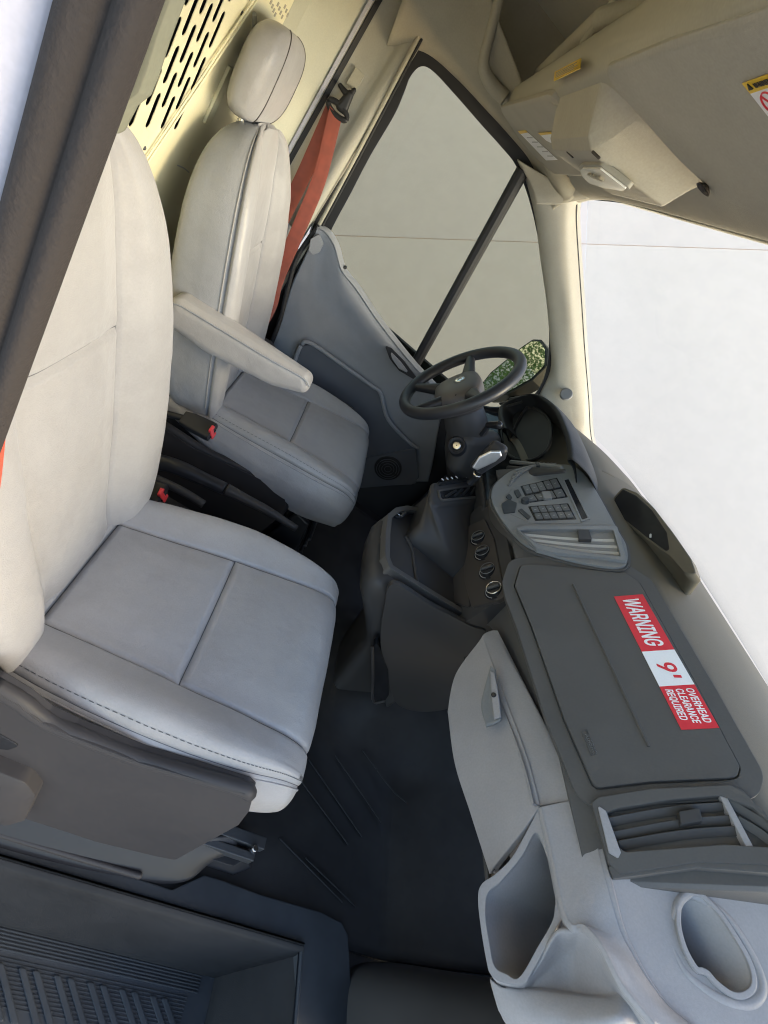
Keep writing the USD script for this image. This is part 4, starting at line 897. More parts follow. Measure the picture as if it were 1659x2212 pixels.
sc = [[at(a, b, x=x) for a, b, x in r] for r in [
    [(1128, 2122, .700), (1160, 2078, .708), (1200, 2010, .712), (1236, 2006, .716), (1262, 2008, .718), (1300, 2050, .724), (1342, 2130, .737), (1410, 2214, .762)],
    [(1125, 2130, .702), (1165, 2105, .722), (1208, 2065, .738), (1240, 2055, .745), (1266, 2065, .745), (1300, 2090, .745), (1342, 2140, .748), (1400, 2216, .77)],
    [(1110, 2140, .700), (1165, 2138, .722), (1212, 2140, .745), (1245, 2145, .755), (1280, 2150, .755), (1310, 2150, .755), (1345, 2150, .755), (1385, 2216, .77)],
    [(1085, 2140, .692), (1150, 2148, .708), (1205, 2158, .722), (1240, 2162, .730), (1275, 2166, .735), (1310, 2170, .74), (1345, 2180, .745), (1370, 2216, .76)],
    [(1062, 2110, .688), (1120, 2170, .700), (1180, 2195, .710), (1225, 2205, .718), (1262, 2208, .722), (1300, 2206, .728), (1335, 2200, .735), (1360, 2214, .75)],
    [(1078, 2180, .70), (1105, 2215, .71), (1170, 2240, .72), (1225, 2240, .73), (1262, 2238, .735), (1300, 2222, .74), (1335, 2205, .745), (1360, 2216, .76)]]]
part(db, 'scooped_end', shell(surf(sc, 60, 70), 0.004), 'dash_light', True)
part(db, 'bin_shell', loft([[b_ref + bn * -0.004 + f1 * x + f2 * y for x, y in ring2d(outr.buffer(-0.001), 50)], [b_ref + dv_ * .6 + f1 * x * .96 + f2 * y * .96 for x, y in ring2d(outr, 50)], [b_ref + dv_ * 1.3 + f1 * x * .8 + f2 * y * .8 for x, y in ring2d(outr, 50)]], cap=False), 'dash_light', True)
part(db, 'bin_filler', shell(A([[at(1203, 1958, x=.737), at(1226, 1958, x=.737)], [at(1196, 2018, x=.737), at(1226, 2018, x=.737)]]), 0.004), 'dash_light', False)
part(db, 'lower_trim', shell(surf([[at(1060, 1300, x=.765), at(1100, 1262, x=.757), at(1112, 1300, x=.757), at(1200, 1565, x=.757), at(1270, 1740, x=.757)], [at(1020, 1350, x=.785), at(1060, 1355, x=.785), at(1090, 1430, x=.785), at(1180, 1620, x=.785), at(1240, 1740, x=.785)]], 10, 30), -0.004), 'dash_dark', True)
part(db, 'under_dash', shell(surf([[(0.72, y, 0.585 - 0.02 * (y + 0.4)), (0.80, y, 0.54), (0.95, y, 0.50), (1.2, y, 0.48)] for y in (-0.30, -0.5, -0.72)], 10, 10), 0.01), 'console_dark', True)

# warning sticker on the airbag cover
stk = thing('warning_sticker', 'red and white clearance warning sticker on the airbag cover', 'sticker')
h = 0.0058
W4 = [A(dq(*p)) for p in [(1325, 1293), (1388, 1290), (1535, 1580), (1470, 1581)]]
ux = (W4[3] - W4[0]); L = np.linalg.norm(ux); ux /= L; uy = A([-ux[1], ux[0]]); 
if (W4[1] - W4[0]) @ uy < 0: uy = -uy
Wd = float((W4[1] - W4[0]) @ uy)
Lr = L
so = DO + E1 * W4[0][0] + E2 * W4[0][1] + DN * h
sx, sy = E1 * ux[0] + E2 * ux[1], E1 * uy[0] + E2 * uy[1]
f_a = float((A(dq(1390, 1412)) - W4[0]) @ ux) / Lr; f_b = float((A(dq(1432, 1487)) - W4[0]) @ ux) / Lr
for n, a_, b_, m_ in (('red_field', 0, f_a, 'print_red'), ('white_field', f_a, f_b, 'print_white'), ('red_field', f_b, 1, 'print_red')):
    part(stk, n, obox(so, sx, sy, DN, (a_ * Lr, b_ * Lr), (0, Wd), (0, 0.0007)), m_, False)
def sticker_text(s, hgt, x, y, mat, bold=True, sx_=1.0):
    t = meshkit.text_mesh(s, hgt, 0.0004, bold); t.vertices[:, 0] *= sx_; t.vertices[:, 0] += 0.12 * t.vertices[:, 1]
    put_text(stk, t, so + sx * x + sy * y + DN * 0.0007, sx, sy, mat)
    return t.vertices[:, 0].max()
assert np.cross(sx, sy) @ DN > 0
def fit(s, hgt, w):
    t = meshkit.text_mesh(s, hgt, 0.0004, True); return w / t.vertices[:, 0].max()
wa = f_a * Lr
sticker_text('WARNING', Wd * 0.52, wa * 0.05, Wd * 0.24, 'print_white', True, fit('WARNING', Wd * 0.52, wa * 0.86))
sticker_text("9'", Wd * 0.50, f_a * Lr + (f_b - f_a) * Lr * 0.28, Wd * 0.25, 'print_red', True, 1.0)
wc = (1 - f_b) * Lr
for k, s in enumerate(('OVERHEAD', 'CLEARANCE', 'REQUIRED')):
    sticker_text(s, Wd * 0.20, f_b * Lr + wc * 0.07, Wd * (0.69 - 0.29 * k), 'print_white', True, fit(s, Wd * 0.20, wc * (0.80 if k < 2 else 0.72)))

# ------------------------------------------------------------------ centre console with tray, climate controls, shifter housing
cc = thing('centre_console', 'charcoal centre console with open tray, climate knobs and shifter housing', 'console')
ZR = 0.57
rimp = [(905, 1096), (880, 1092), (855, 1096), (838, 1110), (833, 1150), (832, 1200), (842, 1226), (866, 1242), (940, 1288), (1022, 1338)]
rim3 = [at(a, b, z=ZR) for a, b in rimp]
plan = poly([(p[0], p[1]) for p in rim3] + [(0.86, -0.19), (0.86, 0.17), (0.62, 0.17)], 0.012)
inner = plan.buffer(-0.015).intersection(sbox(0.3, -0.3, 0.745, 0.3))
low_plan = [ring2d(affinity.affine_transform(plan, [s, 0, 0, sy_, xo, yo]), 90) for s, sy_, xo, yo in ((1, 1, 0, 0), (1.05, 1.06, -0.030, -0.004), (1.02, 1.04, 0.0, -0.01), (0.58, 0.86, 0.36, -0.012), (0.42, 0.80, 0.52, -0.012))]
zs = [ZR - 0.020, ZR - 0.065, 0.46, 0.30, -0.03]
body = loft([[(x, y, z) for x, y in r] for r, z in zip(low_plan, zs)])
part(cc, 'console_body', loft([list(cr(r, 90, True)) for r in [[(x, y, z) for x, y in rr] for rr, z in zip(low_plan, zs)]]), 'console_dark', True)
part(cc, 'tray_rim', prism(plan.difference(inner), (0, 0, ZR - 0.03), (1, 0, 0), (0, 1, 0), 0.0, 0.03), 'dash_dark')
cup1 = Point(*at(880, 1185, z=ZR)[:2]).buffer(0.046); cup2 = Point(*at(910, 1240, z=ZR)[:2]).buffer(0.040)
part(cc, 'tray_floor', prism(inner.buffer(0.002).difference(unary_union([cup1, cup2])), (0, 0, ZR - 0.060), (1, 0, 0), (0, 1, 0), 0.0, 0.004), 'black_plastic')
part(cc, 'tray_wall', prism(inner.buffer(0.003).difference(inner.buffer(-0.0005)), (0, 0, ZR - 0.060), (1, 0, 0), (0, 1, 0), 0.0, 0.050), 'black_plastic')
for cp in (cup1, cup2):
    c_ = cp.centroid; rr_ = math.sqrt(cp.area / math.pi)
    part(cc, 'cup_well', lathe([(rr_ + 0.002, 0.0), (rr_, -0.002), (rr_ * 0.92, -0.008), (0, -0.008)], (c_.x, c_.y, ZR - 0.052), (0, 0, 1), 32), 'gloss_black', 40)
div = [at(a, b, z=ZR) for a, b in [(915, 1270), (905, 1215), (900, 1180), (885, 1150)]]
part(cc, 'tray_divider', tube([p + A([0, 0, -0.018]) for p in div], 0.005, 8, samples=24), 'console_dark', True)
o = at(858, 1110, z=ZR - 0.01)
pw = part(cc, 'power_socket', lathe([(0.010, 0.006), (0.0125, 0.005), (0.013, -0.004), (0.010, -0.004), (0.009, -0.006), (0, -0.006)], o, (-0.3, -0.3, 0.9), 24), 'gloss_black')
part(pw, 'socket_ring', tube([o + A([0.0115 * math.cos(t), 0.0115 * math.sin(t), 0.008]) for t in np.linspace(0, 2 * np.pi, 24, endpoint=False)], 0.0012, 5, True), 'chrome')
part(pw, 'socket_cap', hull([o + A([0.012, -0.006, 0.006]), o + A([0.016, 0.006, 0.012])], 0.005), 'black_plastic')
# shifter housing rising between tray and dash
top = [(942, 1046), (985, 1040), (1035, 1036), (1048, 1070), (1042, 1078), (935, 1090)]
zt_ = 0.655
tp3 = [at(a, b, z=zt_) for a, b in top]
hp0 = poly([(p[0], p[1]) for p in tp3], 0.008)
print('shifter', hp0.bounds)
hb = hp0.bounds
rings = [ring2d(q_, 70) for q_ in (poly([(0.56, 0.0), (0.80, -0.04), (0.80, 0.20), (0.60, 0.21)], 0.02), poly([(0.565, 0.02), (0.80, 0.0), (0.80, 0.21), (0.60, 0.21)], 0.02), hp0.buffer(0.010), hp0.buffer(0.008), hp0)]
st0 = math.atan2
def align(rs):
    out = []
    for r in rs:
        c_ = r.mean(0); a_ = np.arctan2(r[:, 1] - c_[1], r[:, 0] - c_[0]); k = int(np.argmin(np.abs(a_))); r = np.roll(r, -k, 0)
        if (np.roll(a_, -k)[3] < 0): r = np.roll(r[::-1], 1, 0)
        out.append(r)
    return out
rings = align(rings)
part(cc, 'shifter_housing', loft([[(x, y, z) for x, y in r] for r, z in zip(rings, (ZR - 0.065, 0.60, 0.643, 0.650, zt_))]), 'console_dark', True)
shl = poly([tuple(at(a, b, z=zt_ + 0.001)[:2]) for a, b in [(948, 1063), (1028, 1050), (1036, 1072), (952, 1080)]], 0.004)
sg = part(cc, 'shift_gate', prism(shl, (0, 0, zt_), (1, 0, 0), (0, 1, 0), -0.004, 0.0025), 'gloss_black')
part(cc, 'gate_frame', prism(shl.buffer(0.006).difference(shl), (0, 0, zt_), (1, 0, 0), (0, 1, 0), -0.004, 0.005), 'dash_dark')
for k in range(5):
    o = at(956 + 10 * k + (9 if k == 4 else 0), 1036 - 1.7 * k, z=zt_ + 0.004)
    part(cc, 'gear_mark', bx(o - A([0.004, 0.003, 0.0]), o + A([0.004, 0.003, 0.0012])), 'print_white')
part(cc, 'gear_strip', prism(poly([tuple(at(a, b, z=zt_ + 0.001)[:2]) for a, b in [(945, 1044), (1020, 1030), (1024, 1038), (948, 1050)]], 0.002), (0, 0, zt_), (1, 0, 0), (0, 1, 0), -0.004, 0.0035), 'gloss_black')
# boot folds in the gate
for k in range(4):
    p0 = at(962 + 18 * k, 1074 - 2 * k, z=zt_ + 0.004); p1 = at(985 + 14 * k, 1060 - 3 * k, z=zt_ + 0.010)
    part(cc, 'boot_fold', tube([p0, (p0 + p1) / 2 + A([0, 0, 0.004]), p1], 0.004, 8, samples=10), 'rubber', True)
# climate panel
XC = 0.738
def cpx(px, py, x=XC): p = at(px, py, x=x); return (-float(p[1]), float(p[2]))
part(cc, 'panel_filler', bx((XC + 0.004, -0.185, 0.45), (0.86, 0.20, 0.742)), 'console_dark')
cpn = poly([cpx(*p) for p in [(1008, 1140), (1048, 1122), (1068, 1165), (1092, 1290), (1076, 1300), (1020, 1312), (1004, 1250)]], 0.006)
clim = part(cc, 'climate_panel', prism(cpn, (XC, 0, 0), (0, -1, 0), (0, 0, 1), -0.008, 0.003), 'console_brown')
part(cc, 'lower_panel', prism(poly([cpx(*p) for p in [(950, 1215), (1000, 1150), (1006, 1250), (1016, 1312), (962, 1296)]], 0.004), (XC, 0, 0), (0, -1, 0), (0, 0, 1), -0.008, 0.0), 'console_brown')
for k, p in enumerate([(1036, 1163), (1045, 1195), (1056, 1234), (1070, 1276)]):
    o = at(*p, x=XC - 0.003); ax = A([-0.92, 0, 0.38])
    kb_ = part(clim, 'climate_knob', lathe([(0.0, 0.012), (0.016, 0.013), (0.0185, 0.010), (0.020, 0.0), (0.026, 0.0015), (0.0275, 0.0)], o, ax, 36), 'gloss_black')
    xx_ = np.cross(ax, [0, 1, 0]); xx_ /= np.linalg.norm(xx_)
    part(kb_, 'knob_grip', hull([o + ax * 0.015 + xx_ * 0.012, o + ax * 0.015 - xx_ * 0.012], 0.0042), 'button_dark')
    part(kb_, 'knob_ring', tube([o + ax * 0.012 + 0.018 * (math.cos(t) * A([0, 1, 0]) + math.sin(t) * xx_) for t in (np.linspace(0, 2 * np.pi, 36, endpoint=False))], 0.0009 if k < 3 else 0.0018, 5, True), 'chrome' if k == 3 else 'pod_grey')
    part(kb_, 'legend', tube([o + ax * 0.002 + 0.0235 * (math.cos(t) * A([0, 1, 0]) + math.sin(t) * xx_) for t in np.linspace(0.4, 2.7, 10)], 0.0006, 4), 'print_grey')
o = at(974, 1246, x=XC - 0.002)
part(cc, 'panel_screw', lathe([(0, 0.001), (0.002, 0.001), (0.0025, 0)], o, (-1, 0, 0), 10), 'chrome')
sp_poly = smooth([tuple(at(*p, y=-0.192)[[0, 2]]) for p in [(850, 1262), (930, 1308), (1015, 1352), (1052, 1372), (1012, 1440), (985, 1500), (968, 1530), (905, 1537), (855, 1518), (838, 1460), (822, 1390), (830, 1310)]], 6)
part(cc, 'side_panel', prism(sp_poly, (0, -0.192, 0), (1, 0, 0), (0, 0, 1), -0.014, 0.0), 'console_dark')
# side pocket low on the console and hump carpet
pk = [at(a, b, y=-0.197) for a, b in [(806, 1395), (815, 1388), (838, 1450), (840, 1500), (832, 1512), (808, 1512)]]
part(cc, 'side_pocket', prism(poly([(p[0], p[2]) for p in pk], 0.004), (0, -0.197, 0), (1, 0, 0), (0, 0, 1), -0.02, 0.002), 'gloss_black')
part(cc, 'pocket_lip', tube([p + A([-0.002, -0.004, 0]) for p in (pk[0], (pk[0] + pk[-1]) / 2, pk[-1], pk[-2])], 0.004, 8, samples=20), 'console_dark', True)
part(cc, 'storage_nook', shell(surf([[(0.72, 0.19, 0.62), (0.72, 0.30, 0.60)], [(0.75, 0.19, 0.50), (0.75, 0.30, 0.50)]], 8, 8), 0.01), 'console_dark')

# ------------------------------------------------------------------ gear selector
gs = thing('gear_selector', 'black gear selector with polished silver insert on the console', 'gear selector')
g_b, g_m, g_t = at(1030, 1030, y=0.165), at(1040, 1012, y=0.16), at(1060, 985, y=0.155)
part(gs, 'lever_rod', tube([g_b + A([0.0, 0, -0.03]), g_b, g_m], 0.0095, 12), 'gloss_black')
part(gs, 'chrome_collar', lathe([(0.011, -0.003), (0.0125, 0.0), (0.012, 0.004), (0.010, 0.006)], at(1030, 1026, y=0.165), g_m - g_b, 24), 'chrome')
ka_, kb2, kc_ = at(1026, 1006, y=0.155), at(1058, 988, y=0.155), at(1086, 970, y=0.155)
part(gs, 'knob', hull([ka_, at(1040, 1012, y=0.155), kb2, kc_ + A([0, 0, -0.004]), at(1082, 985, y=0.16), at(1070, 962, y=0.165)], [0.012, 0.014, 0.021, 0.016, 0.014, 0.013]), 'black_plastic', True)
ins = [at(a, b, y=0.128) for a, b in [(1022, 1010), (1036, 990), (1060, 978), (1078, 978), (1080, 985), (1068, 996), (1045, 1002), (1030, 1014)]]
nI = C - kb2; nI /= np.linalg.norm(nI)
part(gs, 'silver_insert', hull([p + A([0.002, 0.006, 0.0]) for p in ins], 0.0042), 'silver', True)

# ------------------------------------------------------------------ steering column and wheel
WC = A([0.5043, 0.4345, 0.8532]); al = 0.4939; WR = 0.1793
wn = A([-math.cos(al), 0, math.sin(al)]); wu = A([0, -1.0, 0]); wv = A([math.sin(al), 0, math.cos(al)])
def wp(u, v, d=0.0): return WC + wu * u + wv * v + wn * d
sw = thing('steering_wheel', 'black leather steering wheel with four spokes and a small round badge', 'steering wheel')
T_ = np.linspace(0, 2 * np.pi, 72, endpoint=False)
part(sw, 'rim', tube([wp(WR * math.cos(t), WR * math.sin(t)) for t in T_], 0.0175, 16, True, flat=wn), 'black_plastic', True)
hubp = [(-0.070, 0.045), (0.0, 0.062), (0.070, 0.045), (0.082, 0.0), (0.062, -0.070), (0.0, -0.088), (-0.062, -0.070), (-0.082, 0.0)]
hub = cr(A(hubp), 64, True)
rings = [[wp(x * s, y * s, d) for x, y in hub] for s, d in ((0.90, -0.075), (1.0, -0.040), (1.0, -0.020), (0.94, -0.008), (0.70, 0.001), (0.35, 0.005))]
hb_ = part(sw, 'hub_cover', loft(rings), 'hub_grey', True)
for (u1, v1, u2, v2, w_) in ((0.072, 0.030, 0.168, 0.045, 0.017), (-0.072, 0.030, -0.168, 0.045, 0.017), (0.045, -0.060, 0.090, -0.150, 0.015), (-0.045, -0.060, -0.090, -0.150, 0.015)):
    part(sw, 'spoke', hull([wp(u1, v1, -0.020), wp((u1 + u2) / 2, (v1 + v2) / 2, -0.016), wp(u2, v2, -0.002), wp(u1, v1 - 0.014, -0.024)], [w_, w_ * 0.82, w_ * 0.75, w_]), 'black_plastic', True)
part(hb_, 'emblem', lathe([(0.0, 0.004), (0.013, 0.0035), (0.0155, 0.002), (0.016, -0.002)], wp(-0.002, 0.0, 0.0045), wn, 30), 'chrome')
part(hb_, 'emblem_ring', tube([wp(0.019 * math.cos(t), 0.019 * math.sin(t), 0.004) for t in np.linspace(0, 2 * np.pi, 36, endpoint=False)], 0.0016, 6, True), 'console_brown')
for s, rot in (((-0.006, 0.006), 0), ((0.006, 0.006), 0), ((-0.006, -0.006), 0), ((0.006, -0.006), 0)):
    part(hb_, 'emblem_relief', hull([wp(-0.002 + s[0], s[1], 0.0085), wp(-0.002 + s[0] * 0.3, s[1] * 0.3, 0.0088)], 0.0018, 8), 'print_grey')
for u in (-0.060, 0.060):
    part(hb_, 'cruise_switch', hull([wp(u, 0.018, -0.012), wp(u * 1.12, -0.020, -0.014)], 0.009), 'gloss_black')
sc_ = thing('steering_column', 'dark steering column shroud with ignition lock and stalk', 'steering column')
c_ax = -wn
rings = [[WC + c_ax * d + wu * (x * s) + wv * (y * s2 - off) for x, y in [(math.cos(t), math.sin(t)) for t in np.linspace(0, 2 * np.pi, 48, endpoint=False)]] for d, s, s2, off in ((0.070, 0.050, 0.045, 0.02), (0.085, 0.072, 0.062, 0.02), (0.15, 0.075, 0.068, 0.025), (0.20, 0.070, 0.075, 0.04), (0.30, 0.062, 0.080, 0.06))]
part(sc_, 'column_shroud', loft(rings), 'console_dark', True)
lk = at(987, 963, y=0.35)
part(sc_, 'lower_shroud', hull([lk + A([0.03, 0.03, 0.02]), lk + A([0.06, 0.02, -0.05]), lk + A([0.03, 0.10, 0.0]), lk + A([0.12, 0.04, -0.07]), lk + A([0.10, 0.08, 0.05])], 0.038), 'console_dark', True)
kd = A([-0.62, -0.72, 0.30]); kd /= np.linalg.norm(kd)
ig = part(sc_, 'ignition_surround', lathe([(0.0, 0.0), (0.016, 0.0), (0.019, 0.004), (0.026, 0.006), (0.030, 0.0), (0.031, -0.03)], lk, kd, 36), 'black_plastic')
part(ig, 'ignition_lock', lathe([(0.0, 0.005), (0.011, 0.005), (0.0135, 0.003), (0.0145, 0.0)], lk + kd * 0.001, kd, 32), 'chrome')
part(ig, 'key_slot', hull([lk + kd * 0.006 + A([0, 0, 0.002]), lk + kd * 0.006 - A([0, 0, 0.002])], 0.0013, 8), 'gloss_black')
s1, s2, s3 = at(1040, 938, y=0.32), at(1055, 918, y=0.29), at(1077, 918, y=0.26)
part(sc_, 'stalk', hull([s1, s2], 0.007), 'black_plastic', True)
part(sc_, 'stalk_head', hull([s2, s3], [0.009, 0.012]), 'gloss_black', True)

# ------------------------------------------------------------------ seats
def groove(G, mask, depth, width):
    """Press a seam into the grid along the lines whose distance is given."""
    return G - gnormal(G) * (depth * np.exp(-(mask / width) ** 2))[..., None]

def dist_metric(G, axis, idx):
    """Distance of every vertex from the grid line idx measured along the axis."""
    step = np.linalg.norm(np.diff(G, axis=axis), axis=-1); cum = np.concatenate([np.zeros_like(np.take(step, [0], axis)), np.cumsum(step, axis)], axis)
    return np.abs(cum - np.take(cum, [idx], axis))

def sub(G, u0, u1, v0, v1): return gmesh(G[u0:u1 + 1, v0:v1 + 1])

def cushion(seat, s, yc, flip):
    st_ = [(-.13, .360, .115, .205, .000, .300), (-.06, .372, .120, .215, .010, .295), (.06, .395, .132, .240, .020, .285), (.20, .422, .148, .258, .026, .280), (.33, .444, .162, .260, .014, .285), (.405, .452, .170, .252, .003, .295),
           (.445, .444, .173, .246, -.004, .305), (.463, .420, .173, .238, -.008, .305), (.466, .385, .170, .234, -.010, .305), (.458, .350, .166, .228, -.008, .300), (.438, .322, .158, .218, -.005, .295), (.40, .306, .150, .205, -.003, .290)]
    rows = []
    for i, (x, zc, hs, w, bol, zb) in enumerate(st_):
        hz = zc - zb
        half = [(w - .022, zb), (w - .006, zb + .22 * hz), (w, zb + .52 * hz), (w - .006, zb + .74 * hz), (w - .026, zc + bol * .75 - .004), ((w + hs) / 2 + .004, zc + bol), (hs, zc + .001), (hs * .55, zc + .003), (0, zc + .004)]
        row = [(x, t, z) for t, z in half] + [(x, -t, z) for t, z in half[-2::-1]]
        rows.append([(p[0], yc + s * p[1], p[2]) for p in row])
    nu, nv = 200, 17 * 14 + 1 - 14
    nv = 16 * 14 + 1
    G = surf(rows, nu, nv)
    k = 14
    va, vb = 6 * k, 10 * k            # side seams
    vp, vq = 3 * k + 9, 13 * k - 9    # piping seams on the bolsters
    uc = lambda f: int(round(f * (nu - 1) / (len(st_) - 1)))
    u_mid, u_rear, u_nose = uc(3.05), uc(1.35), uc(7.2)
    uu, vv = np.meshgrid(np.arange(nu), np.arange(nv), indexing='ij')
    D = lambda ax, i: dist_metric(G, ax, i)
    inside = (vv >= va) & (vv <= vb)
    far = 1.0
    d_side = np.minimum(np.where((uu < u_nose + 6), D(1, va), far), np.where((uu < u_nose + 6), D(1, vb), far))
    d_cross = np.where(inside, np.minimum(D(0, u_mid), D(0, u_rear)), far)
    d_pipe = np.minimum(D(1, vp), D(1, vq))
    # soft pillow between the seams
    pil = np.clip(np.minimum(np.minimum(d_side, d_cross), 0.05) / 0.05, 0, 1) ** 0.5
    flip = 1.0 if (gnormal(G) * (G - G.mean((0, 1)))).sum() > 0 else -1.0
    fade = np.clip((uc(8.6) - uu) / (1.2 * nu / len(st_)), 0, 1)
    G2 = G + gnormal(G) * flip * (0.007 * pil * fade)[..., None]
    nrm = gnormal(G2) * flip * fade[..., None]
    G2 = G2 - nrm * (0.0055 * np.exp(-(np.minimum(d_side, d_cross) / 0.0032) ** 2) + 0.0035 * np.exp(-(d_pipe / 0.003) ** 2))[..., None]
    # light creases from use
    wr = meshkit.fbm(G2 * A([14, 9, 9]) + 3.0, 3, 5) - 0.5
    G2 = G2 + nrm * (0.0035 * wr)[..., None]
    for nm, a in (('seat_panel', (0, u_rear, va, vb)), ('seat_panel', (u_rear, u_mid, va, vb)), ('seat_panel', (u_mid, nu - 1, va, vb)), ('side_bolster', (0, nu - 1, vp, va)), ('side_bolster', (0, nu - 1, vb, vq)), ('cushion_side', (0, nu - 1, 0, vp)), ('cushion_side', (0, nu - 1, vq, nv - 1))):
        part(seat, nm, sub(G2, *a), 'leather', True)
    u_r0 = uc(0.6)
    def seam(pts, r=0.0013): part(seat, 'seam', tube(pts, r, 5), 'leather_seam', True)
    seam(G2[u_r0:u_nose + 4:2, va]); seam(G2[u_r0:u_nose + 4:2, vb]); seam(G2[u_mid, va:vb + 1:2]); seam(G2[u_rear, va:vb + 1:2])
    # stitched piping beside the bolster seams
    for v_, dd_ in ((vp, -2), (vq, 2)):
        pts = G2[uc(1.0):uc(8.2), v_ + dd_] + nrm[uc(1.0):uc(8.2), v_] * 0.0004
        part(seat, 'piping', tube(pts[::2], 0.0016, 6), 'leather', True)
        seam(G2[uc(1.0):uc(8.2):2, v_], 0.0010)
        sv = v_ + (5 if dd_ < 0 else -5); line = G2[uc(1.0):uc(7.6), sv] + nrm[uc(1.0):uc(7.6), sv] * 0.0006
        line = cr(line[::3], 400); ds_ = []
        for a_ in range(0, 396, 5): ds_.append(tube(line[a_:a_ + 4:3], 0.0007, 4))
        part(seat, 'stitching', cat(*ds_), 'leather_seam', False, None, 'stuff')
    return G2

def backrest(seat, s, yc, flip, mat='leather', dx=0.0):
    def xf(z): return 0.097 - 0.35 * z + dx
    lv = [(.375, .105, .215, .026, .11), (.43, .098, .230, .032, .125), (.52, .108, .241, .036, .135), (.64, .120, .243, .038, .132), (.76, .122, .234, .036, .126), (.86, .116, .214, .030, .115), (.93, .106, .182, .020, .098), (.975, .090, .145, .010, .075), (.998, .065, .105, -.002, .050), (1.006, .045, .07, -.022, .030)]
    rows = []
    for z, hs, w, bol, th in lv:
        x0 = xf(z); half = [(hs * .5, .002), (hs, 0.0), ((w + hs) / 2 - .012, bol * .85), (w - .022, bol), (w - .003, bol * .45), (w, -th * .35), (w - .02, -th * .85), (hs, -th)]
        ring = [(0, .003)] + half + [(0, -th)] + [(-t, d) for t, d in half[::-1]]
        rows.append([(x0 + d, yc + s * t, z + 0.30 * d) for t, d in ring])
    k = 12; n = len(rows[0]); nv = n * k; nu = 170
    G = surf(rows, nu, nv, False, True)
    uu, vv = np.meshgrid(np.arange(nu), np.arange(nv), indexing='ij')
    Gw = np.concatenate([G, G[:, :1]], 1)
    def dv(i):
        d = dist_metric(np.roll(G, nv // 2 - i, 1), 1, nv // 2); return np.roll(d, i - nv // 2, 1)
    va, vb = 2 * k, nv - 2 * k; vsa, vsb = 5 * k, nv - 5 * k
    du = np.where((vv <= va) | (vv >= vb), dist_metric(G, 0, int(nu * 0.44)), 1.0)
    d = np.minimum(np.minimum(dv(va), dv(vb)), du); d2 = np.minimum(dv(vsa), dv(vsb))
    flip = 1.0 if (gnormal(G) * (G - G.mean((0, 1)))).sum() > 0 else -1.0
    nrm = gnormal(np.concatenate([G[:, -2:], G, G[:, :2]], 1))[:, 2:-2] * flip
    pil = np.clip(d / 0.05, 0, 1) ** 0.5 * (vv < 5 * k) + np.clip(d / 0.05, 0, 1) ** 0.5 * (vv > nv - 5 * k)
    wr = meshkit.fbm(G * A([9, 9, 12]) + 7.0, 3, 9) - 0.5
    G2 = G + nrm * (0.006 * pil - 0.0055 * np.exp(-(d / 0.0032) ** 2) - 0.0035 * np.exp(-(d2 / 0.003) ** 2) + 0.004 * wr)[..., None]
    Gc = np.concatenate([G2, G2[:, :1]], 1)
    for w_ in (va, vb): part(seat, 'seam', tube(G2[6:-10:2, w_], 0.0013, 5), 'leather_seam', True)
    part(seat, 'seam', tube(np.concatenate([G2[int(nu * 0.44), vb:], G2[int(nu * 0.44), :va + 1]])[::2], 0.0012, 5), 'leather_seam', True)
    um = int(nu * 0.44)
    R = np.roll(Gc[:, :-1], va, 1)     # centre panel runs from vb to va through 0
    part(seat, 'back_panel', sub(R, 0, um, 0, 2 * va), mat, True); part(seat, 'back_panel', sub(R, um, nu - 1, 0, 2 * va), mat, True)
    part(seat, 'back_bolster', sub(Gc, 0, nu - 1, va, vsa), mat, True); part(seat, 'back_bolster', sub(Gc, 0, nu - 1, vsb, vb), mat, True)
    part(seat, 'back_shell', sub(Gc, 0, nu - 1, vsa, vsb), 'leather_dark', True)
    cap_r = G2[-1]; part(seat, 'top_cap', gmesh(np.stack([cap_r, cap_r * .5 + cap_r.mean(0) * .5 + A([0, 0, .003]), np.repeat(cap_r.mean(0)[None], nv, 0) + A([0, 0, .004])]), False, True), mat, True)
    part(seat, 'back_seam', tube(G2[10:-4:3, vsa + 2] + nrm[10:-4:3, vsa] * 0.0005, 0.0016, 6), mat, True)

